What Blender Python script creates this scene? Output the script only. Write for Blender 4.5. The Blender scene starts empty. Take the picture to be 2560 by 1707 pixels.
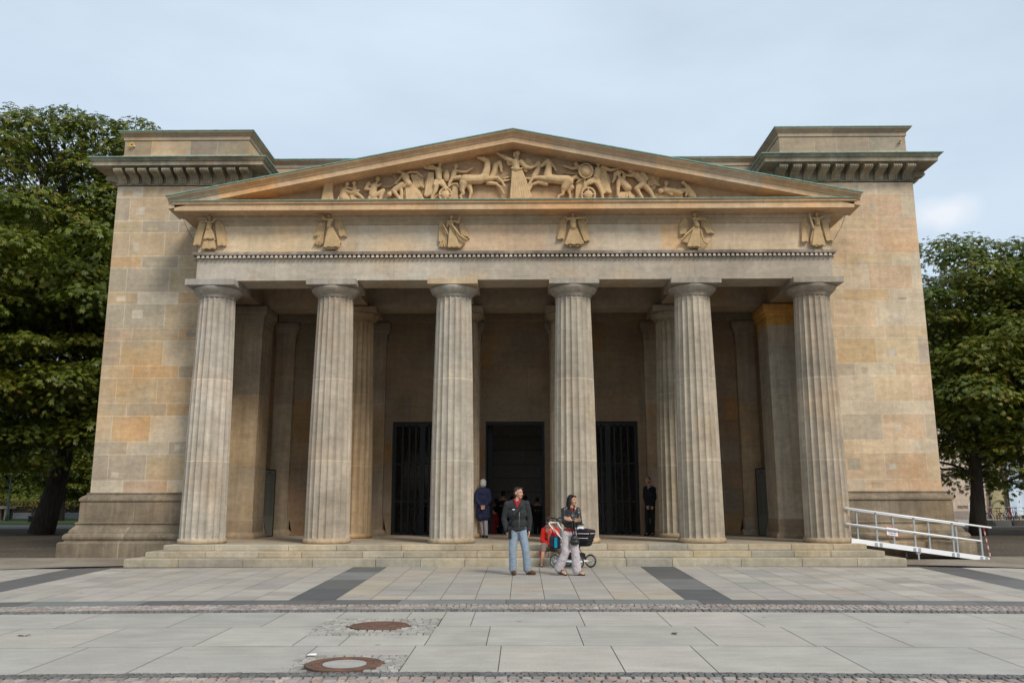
import bpy, bmesh, math, random
import numpy as np
from mathutils import Vector, Matrix
R = math.radians
random.seed(7); rng = np.random.default_rng(7)
scn = bpy.context.scene
C = scn.collection
S = 0.92                       # survey units -> metres

# ------------------------------------------------------------------ camera
cam_d = bpy.data.cameras.new('camera'); cam = bpy.data.objects.new('camera', cam_d); C.objects.link(cam)
yaw, pitch, roll = -0.0096, 0.1876, -0.002
F = Vector((math.sin(yaw)*math.cos(pitch), math.cos(yaw)*math.cos(pitch), math.sin(pitch)))
Rt = Vector((math.cos(yaw), -math.sin(yaw), 0)); Up = Rt.cross(F)
R2 = Rt*math.cos(roll)+Up*math.sin(roll); U2 = -Rt*math.sin(roll)+Up*math.cos(roll)
M = Matrix((( R2.x, U2.x, -F.x, 0.1839*S), (R2.y, U2.y, -F.y, -23.9593*S), (R2.z, U2.z, -F.z, 1.6*S), (0, 0, 0, 1)))
cam.matrix_world = M
cam_d.sensor_width = 36; cam_d.sensor_fit = 'HORIZONTAL'; cam_d.lens = 2107.98/2560*36
cam_d.clip_start = 0.1; cam_d.clip_end = 2000
scn.camera = cam
# ------------------------------------------------------------------ world, sun, exposure
SUN_EL, SUN_AZ = R(43), R(36)        # azimuth measured from the viewer's side towards the right
sd = Vector((math.sin(SUN_AZ)*math.cos(SUN_EL), -math.cos(SUN_AZ)*math.cos(SUN_EL), math.sin(SUN_EL)))
w = bpy.data.worlds.new('World'); scn.world = w; w.use_nodes = True
nt = w.node_tree; nt.nodes.clear()
def wn(t, **k):
    n = nt.nodes.new(t)
    for a, b in k.items(): setattr(n, a, b)
    return n
wout = wn('ShaderNodeOutputWorld'); wbg = wn('ShaderNodeBackground'); wbg.inputs['Strength'].default_value = 0.1
sky = wn('ShaderNodeTexSky'); sky.sky_type = 'NISHITA'; sky.sun_disc = False
sky.sun_elevation = SUN_EL; sky.sun_rotation = math.atan2(sd.x, sd.y); sky.air_density = 1.0; sky.dust_density = 1.5
tc = wn('ShaderNodeTexCoord'); mp = wn('ShaderNodeMapping'); mp.inputs['Scale'].default_value = (1.2, 1.2, 3.6)
no = wn('ShaderNodeTexNoise'); no.inputs['Scale'].default_value = 1.6; no.inputs['Detail'].default_value = 7; no.inputs['Roughness'].default_value = .55
rm = wn('ShaderNodeMapRange'); rm.inputs[1].default_value = .3; rm.inputs[2].default_value = .75; rm.inputs[3].default_value = .62; rm.inputs[4].default_value = .86
mx = wn('ShaderNodeMixRGB'); mx.inputs[2].default_value = (6.9, 8.05, 9.15, 1)
# one small puff of cloud low on the right
cd = Vector((0.4457, 0.8452, 0.2951))
dt = wn('ShaderNodeVectorMath', operation='DISTANCE'); dt.inputs[1].default_value = cd
sc_ = wn('ShaderNodeMapping'); sc_.inputs['Scale'].default_value = (1, 1, 2.1)
nrm = wn('ShaderNodeVectorMath', operation='NORMALIZE')
n2 = wn('ShaderNodeTexNoise'); n2.inputs['Scale'].default_value = 14; n2.inputs['Detail'].default_value = 6
ad = wn('ShaderNodeMath', operation='MULTIPLY_ADD'); ad.inputs[1].default_value = .07
r2 = wn('ShaderNodeMapRange'); r2.inputs[1].default_value = .080; r2.inputs[2].default_value = .046; r2.inputs[3].default_value = 0; r2.inputs[4].default_value = .65
mx2 = wn('ShaderNodeMixRGB'); mx2.inputs[2].default_value = (8.3, 8.4, 8.7, 1)
L = nt.links.new
L(tc.outputs['Generated'], mp.inputs['Vector']); L(mp.outputs[0], no.inputs['Vector']); L(no.outputs[0], rm.inputs[0]); L(rm.outputs[0], mx.inputs[0]); L(sky.outputs[0], mx.inputs[1])
L(tc.outputs['Generated'], nrm.inputs[0]); L(nrm.outputs[0], sc_.inputs[0]); dt.inputs[1].default_value = (cd.x, cd.y, cd.z*2.1)
L(sc_.outputs[0], dt.inputs[0]); L(tc.outputs['Generated'], n2.inputs['Vector']); L(n2.outputs[0], ad.inputs[0]); L(dt.outputs['Value'], ad.inputs[2])
L(ad.outputs[0], r2.inputs[0]); L(r2.outputs[0], mx2.inputs[0]); L(mx.outputs[0], mx2.inputs[1])
L(mx2.outputs[0], wbg.inputs[0]); L(wbg.outputs[0], wout.inputs[0])
sl = bpy.data.lights.new('sun', 'SUN'); sl.energy = 2.3; sl.angle = R(17); sl.color = (1, .93, .82)
so = bpy.data.objects.new('sun', sl); C.objects.link(so); so.rotation_euler = sd.to_track_quat('Z', 'Y').to_euler()
scn.view_settings.view_transform = 'Standard'; scn.view_settings.look = 'None'; scn.view_settings.exposure = 0.22
scn.view_settings.gamma = 1

# ------------------------------------------------------------------ helpers
WL = {}                         # world position of each thing
def place(o, parent, org=None):
    if parent is not None:
        o.parent = parent; WL[o.name] = WL[parent.name]
    else:
        v = Vector(org or (0, 0, 0)); o.location = v; WL[o.name] = v
def tag(o, label=None, cat=None, group=None, kind=None):
    if label: o['label'] = label
    if cat: o['category'] = cat
    if group: o['group'] = group
    if kind: o['kind'] = kind
    return o
def empty(name, org, label=None, cat=None, group=None):
    """org in survey units"""
    o = bpy.data.objects.new(name, None); C.objects.link(o); o.empty_display_size = .2
    o.location = Vector(org)*S; WL[o.name] = Vector(org)*S
    return tag(o, label, cat, group)
class MB:
    """collects faces (in survey units) and links them as one mesh object"""
    def __init__(s): s.v = []; s.f = []; s.c = []; s.sm = []; s.col = (.4, .4, .4)
    def face(s, pts, col=None, smooth=False):
        n = len(s.v); s.v += [tuple(p) for p in pts]; s.f.append(list(range(n, n+len(pts)))); s.c.append(col or s.col); s.sm.append(smooth)
    def grid(s, rows, col=None, closed=False, smooth=True, cap=False):
        n = len(s.v); m = len(rows[0])
        for r in rows: s.v += [tuple(p) for p in r]
        for i in range(len(rows)-1):
            cc = col[i] if isinstance(col, list) else (col or s.col)
            for j in range(m if closed else m-1):
                k = (j+1) % m
                s.f.append([n+i*m+j, n+i*m+k, n+(i+1)*m+k, n+(i+1)*m+j]); s.c.append(cc); s.sm.append(smooth)
        if cap:
            cc = col[0] if isinstance(col, list) else (col or s.col)
            s.f.append([n+j for j in range(m)][::-1]); s.c.append(cc); s.sm.append(False)
            s.f.append([n+(len(rows)-1)*m+j for j in range(m)]); s.c.append(cc); s.sm.append(False)
    def box(s, x0, x1, y0, y1, z0, z1, col=None, skip=''):
        p = [(x0, y0, z0), (x1, y0, z0), (x1, y1, z0), (x0, y1, z0), (x0, y0, z1), (x1, y0, z1), (x1, y1, z1), (x0, y1, z1)]
        for q, k in (((0, 1, 5, 4), 'f'), ((1, 2, 6, 5), 'r'), ((2, 3, 7, 6), 'b'), ((3, 0, 4, 7), 'l'), ((4, 5, 6, 7), 't'), ((3, 2, 1, 0), 'd')):
            if k not in skip: s.face([p[i] for i in q], col)
    def bevbox(s, x0, x1, y0, y1, z0, z1, b=.02, col=None):
        rows = [[(x0+b, y0+b, z0), (x1-b, y0+b, z0), (x1-b, y1-b, z0), (x0+b, y1-b, z0)],
                [(x0, y0, z0+b), (x1, y0, z0+b), (x1, y1, z0+b), (x0, y1, z0+b)],
                [(x0, y0, z1-b), (x1, y0, z1-b), (x1, y1, z1-b), (x0, y1, z1-b)],
                [(x0+b, y0+b, z1), (x1-b, y0+b, z1), (x1-b, y1-b, z1), (x0+b, y1-b, z1)]]
        s.grid(rows, col, closed=True, smooth=False, cap=True)
    def tube(s, pts, r, n=10, col=None, closed=False):
        pts = [Vector(p) for p in pts]; rr = r if isinstance(r, (list, tuple)) else [r]*len(pts)
        rows = []; a = None
        for i, p in enumerate(pts):
            if closed: d = pts[(i+1) % len(pts)]-pts[i-1]
            else: d = pts[min(i+1, len(pts)-1)]-pts[max(i-1, 0)]
            d.normalize()
            if a is None or abs(a.dot(d)) > .95: a = Vector((0, 0, 1)) if abs(d.z) < .9 else Vector((0, 1, 0))
            u = d.cross(a).normalized(); v = u.cross(d)
            a = v
            rows.append([p+(u*math.cos(t)+v*math.sin(t))*rr[i] for t in [2*math.pi*k/n for k in range(n)]])
        if closed: rows.append(rows[0])
        s.grid(rows, col, closed=True, smooth=True, cap=not closed)
    def lathe(s, prof, cx, cy, n=32, col=None, smooth=True, axis='z', cz=0):
        rows = []
        for r, z in prof:
            row = []
            for k in range(n):
                t = 2*math.pi*k/n
                if axis == 'z': row.append((cx+r*math.cos(t), cy+r*math.sin(t), z))
                else: row.append((cx+r*math.cos(t), cy+z, cz+r*math.sin(t)))
            rows.append(row)
        s.grid(rows, col, closed=True, smooth=smooth, cap=True)
    def prism(s, pts, axis, a0, a1, col=None):
        """pts: 2-D outline; axis 'x' -> pts are (y,z); 'y' -> (x,z); 'z' -> (x,y)"""
        def P(p, a): return {'x': (a, p[0], p[1]), 'y': (p[0], a, p[1]), 'z': (p[0], p[1], a)}[axis]
        s.grid([[P(p, a0) for p in pts], [P(p, a1) for p in pts]], col, closed=True, smooth=False, cap=True)
    def sweep(s, path, prof, col=None, cols=None, cuts=None, jc=None):
        """profile (out, z) swept along an XY path, mitred; outward is to the right of travel"""
        P = [Vector(p) for p in path]; offs = []
        for i in range(len(P)):
            ns = []
            if i > 0: d = (P[i]-P[i-1]).normalized(); ns.append(Vector((d.y, -d.x)))
            if i < len(P)-1: d = (P[i+1]-P[i]).normalized(); ns.append(Vector((d.y, -d.x)))
            if len(ns) == 2 and (ns[0]-ns[1]).length > 1e-4: o = (ns[0]+ns[1])/(1+ns[0].dot(ns[1]))
            else: o = ns[0]
            offs.append(o)
        for i in range(len(P)-1):
            Ls = (P[i+1]-P[i]).length; n = max(1, round(Ls/(cuts or 1e9)))
            ts = [0]+sorted(min(.98, max(.02, (k+random.uniform(-.2, .2))/n)) for k in range(1, n))+[1]
            segs = []
            for q, (a, b) in enumerate(zip(ts, ts[1:])):
                g = .012/Ls if jc and q < len(ts)-2 else 0
                segs.append((a, b-g, random.choice(cols) if cols else col))
                if g: segs.append((b-g, b, jc))
            for a, b, c in segs:
                rows = []
                for t in (a, b):
                    p = P[i].lerp(P[i+1], t); o = offs[i].lerp(offs[i+1], t)
                    rows.append([(p.x+o.x*u, p.y+o.y*u, z) for u, z in prof])
                s.grid(rows, c, smooth=False)
        for k, o in ((0, 1), (len(P)-1, -1)):
            q = [(P[k].x+offs[k].x*u, P[k].y+offs[k].y*u, z) for u, z in prof]
            s.face(q[::o], col or (cols[0] if cols else None))
    def build(s, name, mat, parent=None, org=None, scale=S, raw=False):
        o0 = WL[parent.name] if parent is not None else Vector(org or (0, 0, 0))*(1 if raw else S)
        me = bpy.data.meshes.new(name)
        me.from_pydata([(x*scale-o0.x, y*scale-o0.y, z*scale-o0.z) for x, y, z in s.v], [], s.f)
        me.polygons.foreach_set('use_smooth', s.sm)
        ca = me.color_attributes.new('col', 'FLOAT_COLOR', 'CORNER')
        arr = np.ones((len(me.loops), 4), np.float32); tot = np.array([len(f) for f in s.f])
        arr[:, :3] = np.repeat(np.array([c[:3] for c in s.c], np.float32), tot, axis=0)
        ca.data.foreach_set('color', arr.ravel())
        me.materials.append(mat); me.update()
        o = bpy.data.objects.new(name, me); C.objects.link(o); place(o, parent, o0)
        return o
    def lbuild(s, name, mat, parent):
        """verts are metres, local to the parent"""
        o0 = WL[parent.name]; s.v = [(x+o0.x, y+o0.y, z+o0.z) for x, y, z in s.v]
        return s.build(name, mat, parent, scale=1)
def dup(o, parent=None, deep=True):
    c = o.copy(); C.objects.link(c); WL[c.name] = WL[o.name]
    if parent is not None: c.parent = parent
    if deep:
        for ch in [x for x in o.children]: dup(ch, c)
    return c
# ---- sculpting: closed primitives fused by a voxel remesh (baked once, at the end)
PENDING = []
class SC:
    def __init__(s): s.m = MB()
    def cap(s, p0, r0, p1, r1, n=12):
        p0 = Vector(p0); p1 = Vector(p1); d = p1-p0
        if d.length < 1e-5: d = Vector((0, 0, 1e-3)); p1 = p0+d
        d.normalize(); a = Vector((0, 0, 1)) if abs(d.z) < .9 else Vector((0, 1, 0)); u = d.cross(a).normalized(); v = u.cross(d)
        rows = []
        for t in (-85, -50, -20): rows.append((p0+d*r0*math.sin(R(t)), r0*math.cos(R(t))))
        rows.append((p0, r0)); rows.append((p1, r1))
        for t in (20, 50, 85): rows.append((p1+d*r1*math.sin(R(t)), r1*math.cos(R(t))))
        s.m.grid([[q+(u*math.cos(k*2*math.pi/n)+v*math.sin(k*2*math.pi/n))*r for k in range(n)] for q, r in rows], closed=True, cap=True)
    def chain(s, pts, rs):
        for i in range(len(pts)-1): s.cap(pts[i], rs[i], pts[i+1], rs[i+1])
    def ell(s, c, r, rot=None, n=16):
        c = Vector(c); rows = []
        mt = rot or Matrix.Identity(3)
        for i in range(1, 9):
            ph = math.pi*i/9
            row = []
            for k in range(n):
                t = 2*math.pi*k/n
                row.append(c+mt@Vector((r[0]*math.sin(ph)*math.cos(t), r[1]*math.sin(ph)*math.sin(t), r[2]*math.cos(ph))))
            rows.append(row)
        s.m.grid(rows, closed=True, cap=True)
    def poly(s, pts, y0, y1):
        s.m.prism(pts, 'y', y0, y1)
    def build(s, name, mat, parent=None, org=None, voxel=.01, smooth=3, colf=None, scale=1.0, col=(.5, .5, .5), disp=None):
        s.m.col = col; s.m.c = [col]*len(s.m.c)
        if parent is not None and scale == 1.0: o = s.m.lbuild(name, mat, parent)
        else: o = s.m.build(name, mat, parent, org, scale=scale)
        md = o.modifiers.new('r', 'REMESH'); md.mode = 'VOXEL'; md.voxel_size = voxel; md.use_smooth_shade = True
        if smooth: ms = o.modifiers.new('s', 'SMOOTH'); ms.iterations = smooth; ms.factor = .5
        if disp:
            tx = bpy.data.textures.new('folds', 'CLOUDS'); tx.noise_scale = disp[1]
            dm = o.modifiers.new('d', 'DISPLACE'); dm.texture = tx; dm.strength = disp[0]; dm.mid_level = .5
        PENDING.append((o, colf, col)); return o
def bake():
    bpy.context.view_layer.update(); dg = bpy.context.evaluated_depsgraph_get(); res = []
    for o, colf, col in PENDING:
        me = bpy.data.meshes.new_from_object(o.evaluated_get(dg)); res.append((o, me, colf, col))
    for o, me, colf, col in res:
        mats = list(o.data.materials); o.modifiers.clear(); o.data = me; me.name = o.name
        if not me.materials:
            for m in mats: me.materials.append(m)
        for a in list(me.color_attributes): me.color_attributes.remove(a)
        ca = me.color_attributes.new('col', 'FLOAT_COLOR', 'POINT'); n = len(me.vertices)
        co = np.zeros(n*3, np.float32); me.vertices.foreach_get('co', co); co = co.reshape(-1, 3)
        arr = np.ones((n, 4), np.float32); arr[:, :3] = col
        if colf: arr[:, :3] = colf(co, arr[:, :3])
        ca.data.foreach_set('color', arr.ravel())
        me.polygons.foreach_set('use_smooth', [True]*len(me.polygons))

# ------------------------------------------------------------------ materials
class N:
    def __init__(s, name):
        s.m = bpy.data.materials.new(name); s.m.use_nodes = True; s.t = s.m.node_tree; s.b = s.t.nodes['Principled BSDF']
        s.pos = s.n('ShaderNodeNewGeometry').outputs['Position']
    def n(s, t, **k):
        n = s.t.nodes.new(t)
        for a, b in k.items(): setattr(n, a, b)
        return n
    def l(s, a, b): s.t.links.new(a, b)
    def attr(s): return s.n('ShaderNodeAttribute', attribute_name='col').outputs['Color']
    def noise(s, scale, detail=4, rough=.55, vscale=None, off=(0, 0, 0)):
        n = s.n('ShaderNodeTexNoise'); n.inputs['Scale'].default_value = scale; n.inputs['Detail'].default_value = detail; n.inputs['Roughness'].default_value = rough
        mp = s.n('ShaderNodeMapping'); mp.inputs['Location'].default_value = off
        if vscale: mp.inputs['Scale'].default_value = vscale
        s.l(s.pos, mp.inputs[0]); s.l(mp.outputs[0], n.inputs['Vector']); return n.outputs[0]
    def rng(s, v, a, b, c, d):
        n = s.n('ShaderNodeMapRange'); s.l(v, n.inputs[0])
        for i, q in enumerate((a, b, c, d)): n.inputs[i+1].default_value = q
        return n.outputs[0]
    def mul(s, a, b):          # colour * value
        n = s.n('ShaderNodeMixRGB', blend_type='MULTIPLY'); n.inputs[0].default_value = 1; s.l(a, n.inputs[1]); s.l(b, n.inputs[2]); return n.outputs[0]
    def mix(s, f, a, b, mode='MIX'):
        n = s.n('ShaderNodeMixRGB', blend_type=mode)
        if isinstance(f, (int, float)): n.inputs[0].default_value = f
        else: s.l(f, n.inputs[0])
        for i, q in ((1, a), (2, b)):
            if isinstance(q, tuple): n.inputs[i].default_value = (*q, 1)
            else: s.l(q, n.inputs[i])
        return n.outputs[0]
    def bump(s, h, st, dist=.02):
        n = s.n('ShaderNodeBump'); n.inputs['Strength'].default_value = st; n.inputs['Distance'].default_value = dist; s.l(h, n.inputs['Height']); s.l(n.outputs[0], s.b.inputs['Normal'])
    def done(s, col, rough=.85, metal=0, spec=.3):
        if isinstance(col, tuple): s.b.inputs['Base Color'].default_value = (*col, 1)
        else: s.l(col, s.b.inputs['Base Color'])
        s.b.inputs['Roughness'].default_value = rough; s.b.inputs['Metallic'].default_value = metal; s.b.inputs['Specular IOR Level'].default_value = spec
        return s.m
def stone(name, streak=.35, warm=.5, dirt=.25, grain=.1, tone=(1.035, .985, .925)):
    m = N(name); c = m.mix(1, m.attr(), tone, 'MULTIPLY')
    obj = m.n('ShaderNodeObjectInfo').outputs['Color']; c = m.mul(c, obj)
    c = m.mul(c, m.rng(m.noise(.9, 5), .3, .7, 1-dirt, 1+dirt*.6))
    c = m.mul(c, m.rng(m.noise(7, 6, .65, off=(3, 1, 7)), .3, .7, .86, 1.12))
    c = m.mul(c, m.rng(m.noise(60, 3, off=(5, 5, 1)), .3, .7, 1-grain, 1+grain))
    c = m.mul(c, m.rng(m.noise(3.2, 6, .7, vscale=(.35, .35, 2.2), off=(2, 8, 1)), .32, .68, .90, 1.08))
    sp = m.rng(m.noise(14, 3, .5, off=(4, 4, 9)), .66, .74, 0, .35); c = m.mix(sp, c, (.56, .50, .41))
    if streak: c = m.mul(c, m.rng(m.noise(2.2, 5, .6, vscale=(3.5, 3.5, .22)), .35, .68, 1-streak, 1+streak*.4))
    if warm: c = m.mix(m.rng(m.noise(.55, 4, off=(9, 2, 4)), .5, .7, 0, warm), c, m.mix(1, c, (1.25, .95, .62), 'MULTIPLY'))
    m.bump(m.noise(35, 6, .7), .35, .012)
    return m.done(c, .9)
M_stone = stone('sandstone', .07, .5, .2)
M_shaft = stone('weathered_sandstone', .2, .3, .22, .10, (1.03, 1.01, .995))
M_relief = stone('sculpture_sandstone', .1, .1, .12, .06)
M_dirty = stone('stained_plinth_stone', .24, .35, .5, .14)
M_step = stone('step_granite', .1, .3, .22, .16, (1.0, .98, .95))
def plain(name, col, rough=.6, metal=0, nz=.15, sc=8, spec=.4):
    m = N(name); c = m.mul(m.n('ShaderNodeRGB').outputs[0], m.rng(m.noise(sc, 5), .3, .7, 1-nz, 1+nz))
    for n in m.t.nodes:
        if n.type == 'RGB': n.outputs[0].default_value = (*col, 1)
    return m.done(c, rough, metal, spec)
def vcol(name, rough=.7, nz=.1, sc=20, metal=0, spec=.3, bump=0):
    m = N(name); c = m.mul(m.attr(), m.rng(m.noise(sc, 5), .3, .7, 1-nz, 1+nz))
    if bump: m.bump(m.noise(sc*2, 4), bump, .01)
    return m.done(c, rough, metal, spec)
M_copper = plain('green_copper', (.16, .32, .27), .7, 0, .3); M_sheet = plain('dull_roof_sheet', (.13, .15, .135), .7, 0, .3)
M_roof = plain('dark_roof_metal', (.05, .09, .08), .6)
M_iron = plain('black_iron', (.012, .013, .014), .5, .3)
M_alu = plain('aluminium', (.42, .45, .46), .4, .6, .08)
M_white = plain('white_lacquer', (.82, .82, .82), .35, 0, .04, 4)
M_red = plain('red_paint', (.5, .02, .02), .5)
M_plaster = stone('interior_stone', .08, .1, .1)
M_rust = N('rusty_iron'); M_rust.bump(M_rust.noise(60, 5), .5, .01)
M_rust = M_rust.done(M_rust.mix(M_rust.rng(M_rust.noise(9, 6), .4, .65, 0, 1), (.10, .065, .05), (.18, .085, .05)), .8)
def granite(name, grain=.2, blot=.13):
    m = N(name); c = m.attr()
    c = m.mul(c, m.rng(m.noise(1.6, 5), .3, .7, 1-blot, 1+blot*.6))
    c = m.mul(c, m.rng(m.noise(3, 5, .7, vscale=(.5, 2.6, 1), off=(3, 3, 0)), .35, .7, .91, 1.07))
    c = m.mul(c, m.rng(m.noise(90, 2, .8), .3, .7, 1-grain, 1+grain))
    c = m.mul(c, m.rng(m.noise(36, 4, .8), .3, .7, .90, 1.09))
    c = m.mul(c, m.rng(m.noise(280, 1), .35, .65, 1-grain, 1+grain))
    # chewing-gum and dirt spots
    v = m.n('ShaderNodeTexVoronoi'); v.inputs['Scale'].default_value = 1.3; v.inputs['Randomness'].default_value = 1
    mp = m.n('ShaderNodeMapping'); mp.inputs['Scale'].default_value = (1, 1, 0); m.l(m.pos, mp.inputs[0]); m.l(mp.outputs[0], v.inputs['Vector'])
    c = m.mix(m.rng(v.outputs['Distance'], .034, .052, .7, 0), c, (.10, .095, .09))
    m.bump(m.noise(120, 3), .15, .004)
    return m.done(c, .75)
M_slab = granite('granite_paving'); M_cobble = granite('cobble_stone', .2, .25)
M_joint = plain('joint_sand', (.085, .075, .062), .95, 0, .3, 30)
gm = N('shaded_gravel'); c = gm.mix(gm.rng(gm.noise(.35, 6), .35, .65, 0, 1), (.085, .064, .044), (.14, .112, .08))  # gravel colour darkened to carry the shade under the trees
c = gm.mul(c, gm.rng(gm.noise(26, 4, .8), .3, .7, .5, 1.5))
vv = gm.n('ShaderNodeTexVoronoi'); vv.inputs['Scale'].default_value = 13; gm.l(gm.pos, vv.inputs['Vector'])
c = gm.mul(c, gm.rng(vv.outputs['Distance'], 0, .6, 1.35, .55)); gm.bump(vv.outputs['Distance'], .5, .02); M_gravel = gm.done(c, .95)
gg = N('grass'); M_grass = gg.done(gg.mix(gg.rng(gg.noise(3, 6, .8), .3, .7, 0, 1), (.03, .05, .012), (.07, .10, .02)), .95)
lf = N('chestnut_leaf'); cl = lf.attr(); lf.b.inputs['Subsurface Weight'].default_value = 0
tr = lf.n('ShaderNodeBsdfTranslucent'); ms = lf.n('ShaderNodeMixShader'); ms.inputs[0].default_value = .28
lf.done(cl, .45, 0, .35); lf.l(lf.mix(1, cl, (1.1, 1.2, .5), 'MULTIPLY'), tr.inputs[0])
out = [n for n in lf.t.nodes if n.type == 'OUTPUT_MATERIAL'][0]; lf.l(lf.b.outputs[0], ms.inputs[1]); lf.l(tr.outputs[0], ms.inputs[2]); lf.l(ms.outputs[0], out.inputs[0]); M_leaf = lf.m
bk = N('bark'); bk.bump(bk.noise(9, 6, vscale=(2, 2, .3)), 1, .05); M_bark = bk.done(bk.mix(bk.rng(bk.noise(6, 5, vscale=(2, 2, .4)), .3, .7, 0, 1), (.025, .02, .016), (.06, .05, .04)), .95)

# ------------------------------------------------------------------ colours of the stone
GREY = (.39, .335, .26); BEI = (.46, .365, .25); OCH = (.49, .355, .215); LIG = (.52, .455, .365); DRK = (.31, .265, .21); PNK = (.49, .37, .27); MORT = (.62, .55, .44)
def var(c, a=.06):
    f = 1+random.uniform(-a, a); return tuple(x*f*(1+random.uniform(-.012, .012)) for x in c)
def pick(ws):
    t = random.random()*sum(w_ for _, w_ in ws)
    for c_, w_ in ws:
        t -= w_
        if t <= 0: return var(c_)
    return var(ws[-1][0])
W_LEFT = [(GREY, 6), (BEI, 6), (PNK, 1.4), (OCH, .8), (LIG, 1.3)]
W_RIGHT = [((.56, .44, .30), 5), ((.56, .42, .29), 4), ((.56, .415, .25), 1.6), ((.58, .49, .37), 2.5), ((.47, .40, .31), 1.0)]
W_DIM = [((.30, .225, .15), 4), ((.27, .22, .16), 3), ((.30, .21, .14), 2), ((.32, .21, .11), 1)]  # same stone darkened in its colour for the dim portico interior
def blockwall(mb, org, u, length, courses, ws, w=1.28, joint=.014, eps=0, MORT=MORT):
    """block faces with mortar faces between them, on the vertical plane org + u*t"""
    org = Vector(org); u = Vector(u).normalized(); j = joint/2
    def q(a, b, z0, z1, c):
        if b-a < 1e-4: return
        mb.face([(org.x+u.x*a, org.y+u.y*a, z0), (org.x+u.x*b, org.y+u.y*b, z0), (org.x+u.x*b, org.y+u.y*b, z1), (org.x+u.x*a, org.y+u.y*a, z1)], c)
    for i, (z0, z1) in enumerate(zip(courses, courses[1:])):
        x = 0; first = True
        q(0, length, z0-j if i else z0, z0+j, MORT)
        while x < length-1e-3:
            ww = w*random.uniform(.85, 1.12)
            if first: ww = w*((.72, .38)[i % 2])*random.uniform(.85, 1.15); first = False
            x1 = min(length, x+ww)
            if length-x1 < .25: x1 = length
            q(x+(j if x > 0 else 0), x1-(j if x1 < length else 0), z0+j, z1-j, pick(ws))
            if random.random() < .3 and x1-x > .7 and eps == 0:      # let-in repair stones, a hair proud of the block
                a_ = x+random.uniform(.08, .3)*(x1-x); b_ = a_+random.uniform(.14, .42); hz = z1-z0; c0 = z0+random.uniform(.1, .45)*hz; c1 = min(z1-.04, c0+random.uniform(.2, .5)*hz)
                nx, ny = u.y*.0025, -u.x*.0025
                if b_ < x1-.05: mb.face([(org.x+u.x*t_+nx, org.y+u.y*t_+ny, zq) for t_, zq in ((a_, c0), (b_, c0), (b_, c1), (a_, c1))], var(random.choice((LIG, GREY, BEI, (.53, .48, .40))), .05))
            if x1 < length: q(x1-j, x1+j, z0+j, z1-j, MORT)
            x = x1

# ================================================================== GROUND
def warp(x, y):
    """the plaza's joints bow and fan very slightly"""
    k = 1+.0115*(y+2.3) if y > -10 else 1-.0885+.008*(y+10)
    return x*k, y-.0044*min(abs(x), 14)**2
def gz(y): return -.03 if y < -2.4 else (-.03+(y+2.4)/2.4*.09 if y < 0 else .06)
mb = MB()
xs = [-420, -60, -16, 0, 16, 60, 420]; ys = [-60, -20, -2.4, 0, 8, 60, 500]
mb.grid([[(x, y, gz(y)) for x in xs] for y in ys], smooth=False)
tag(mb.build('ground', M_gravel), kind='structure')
P_L = [((.39, .355, .31), 6), ((.365, .335, .295), 4), ((.42, .385, .33), 2), ((.39, .34, .28), 1), ((.32, .30, .27), .8)]
P_D = [((.12, .117, .112), 3), ((.155, .152, .147), 2), ((.19, .195, .185), 1.2), ((.10, .10, .10), 1)]
P_G = [((.385, .36, .32), 5), ((.405, .375, .33), 2), ((.365, .345, .31), 2)]
def slabs(mb, x0, x1, y0, y1, ws, j=.0055, z=0):
    """one slab with open joints, subdivided enough to follow the bow"""
    n = max(1, int((x1-x0)/1.5)); c = pick(ws); rows = []
    for y in (y0+j, y1-j):
        rows.append([(*warp(x0+j+(x1-x0-2*j)*k/n, y), z) for k in range(n+1)])
    mb.grid(rows, c, smooth=False)
# joint bed under all paving
bed = MB()
bed.grid([[(*warp(x, y), -.008) for x in np.linspace(-16, 16, 17)] for y in (-15.9, -12, -9.34, -6, -2.09)], smooth=False)
tag(bed.build('pavement_bed', M_joint), kind='structure')
fore = MB()
edge_l = [-3.15-.664*i for i in range(0, 11)][::-1]       # ... joints left of the dark band
def stripe(x0, x1, ws, lo=.5, hi=1.25):
    y = -9.34
    while y < -2.1:
        d = random.uniform(lo, hi); y2 = min(-2.09, y+d)
        if -2.09-y2 < .3: y2 = -2.09
        slabs(fore, x0, x1, y, y2, ws); y = y2
for sgn in (-1, 1):
    b0 = 3.17
    for i in range(9):
        a, b = b0+.83+i*.658, b0+.83+(i+1)*.658
        stripe(min(sgn*a, sgn*b), max(sgn*a, sgn*b), P_L)
    a, b = b0+.83+9*.658, b0+.83+9*.658+.98
    stripe(min(sgn*a, sgn*b), max(sgn*a, sgn*b), P_D, 1.5, 2.4)
    for i in range(7):
        a2, b2 = b+i*.658, b+(i+1)*.658
        stripe(min(sgn*a2, sgn*b2), max(sgn*a2, sgn*b2), P_L)
    stripe(min(sgn*b0, sgn*(b0+.83)), max(sgn*b0, sgn*(b0+.83)), P_D, 1.6, 2.4)
for i in range(10):
    a = -3.17+i*.634; stripe(a, a+.634, [((.37, .335, .285), 4), ((.34, .315, .28), 3), ((.39, .335, .265), 1.5)], .6, .95)
tag(fore.build('forecourt_paving', M_slab), kind='structure')
band = MB(); x = -16
while x < 16:
    d = random.uniform(1.1, 2.2); slabs(band, x, min(16, x+d), -10.04, -9.35, P_D, z=.001); x += d
tag(band.build('dark_slab_band', M_slab), kind='structure')
big = MB()
def row(y0, y1, joints):
    for a, b in zip(joints, joints[1:]): slabs(big, a, b, y0, y1, P_G, j=.0055)
k_ = 1/.905
row(-12.42, -10.93, [q*k_ for q in (-14, -11.6, -9.3, -7.4, -5.95, -4.5, -3.27, -2.42)]); row(-11.68, -10.93, [-2.42*k_, -1.43*k_, -.92*k_])
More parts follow.
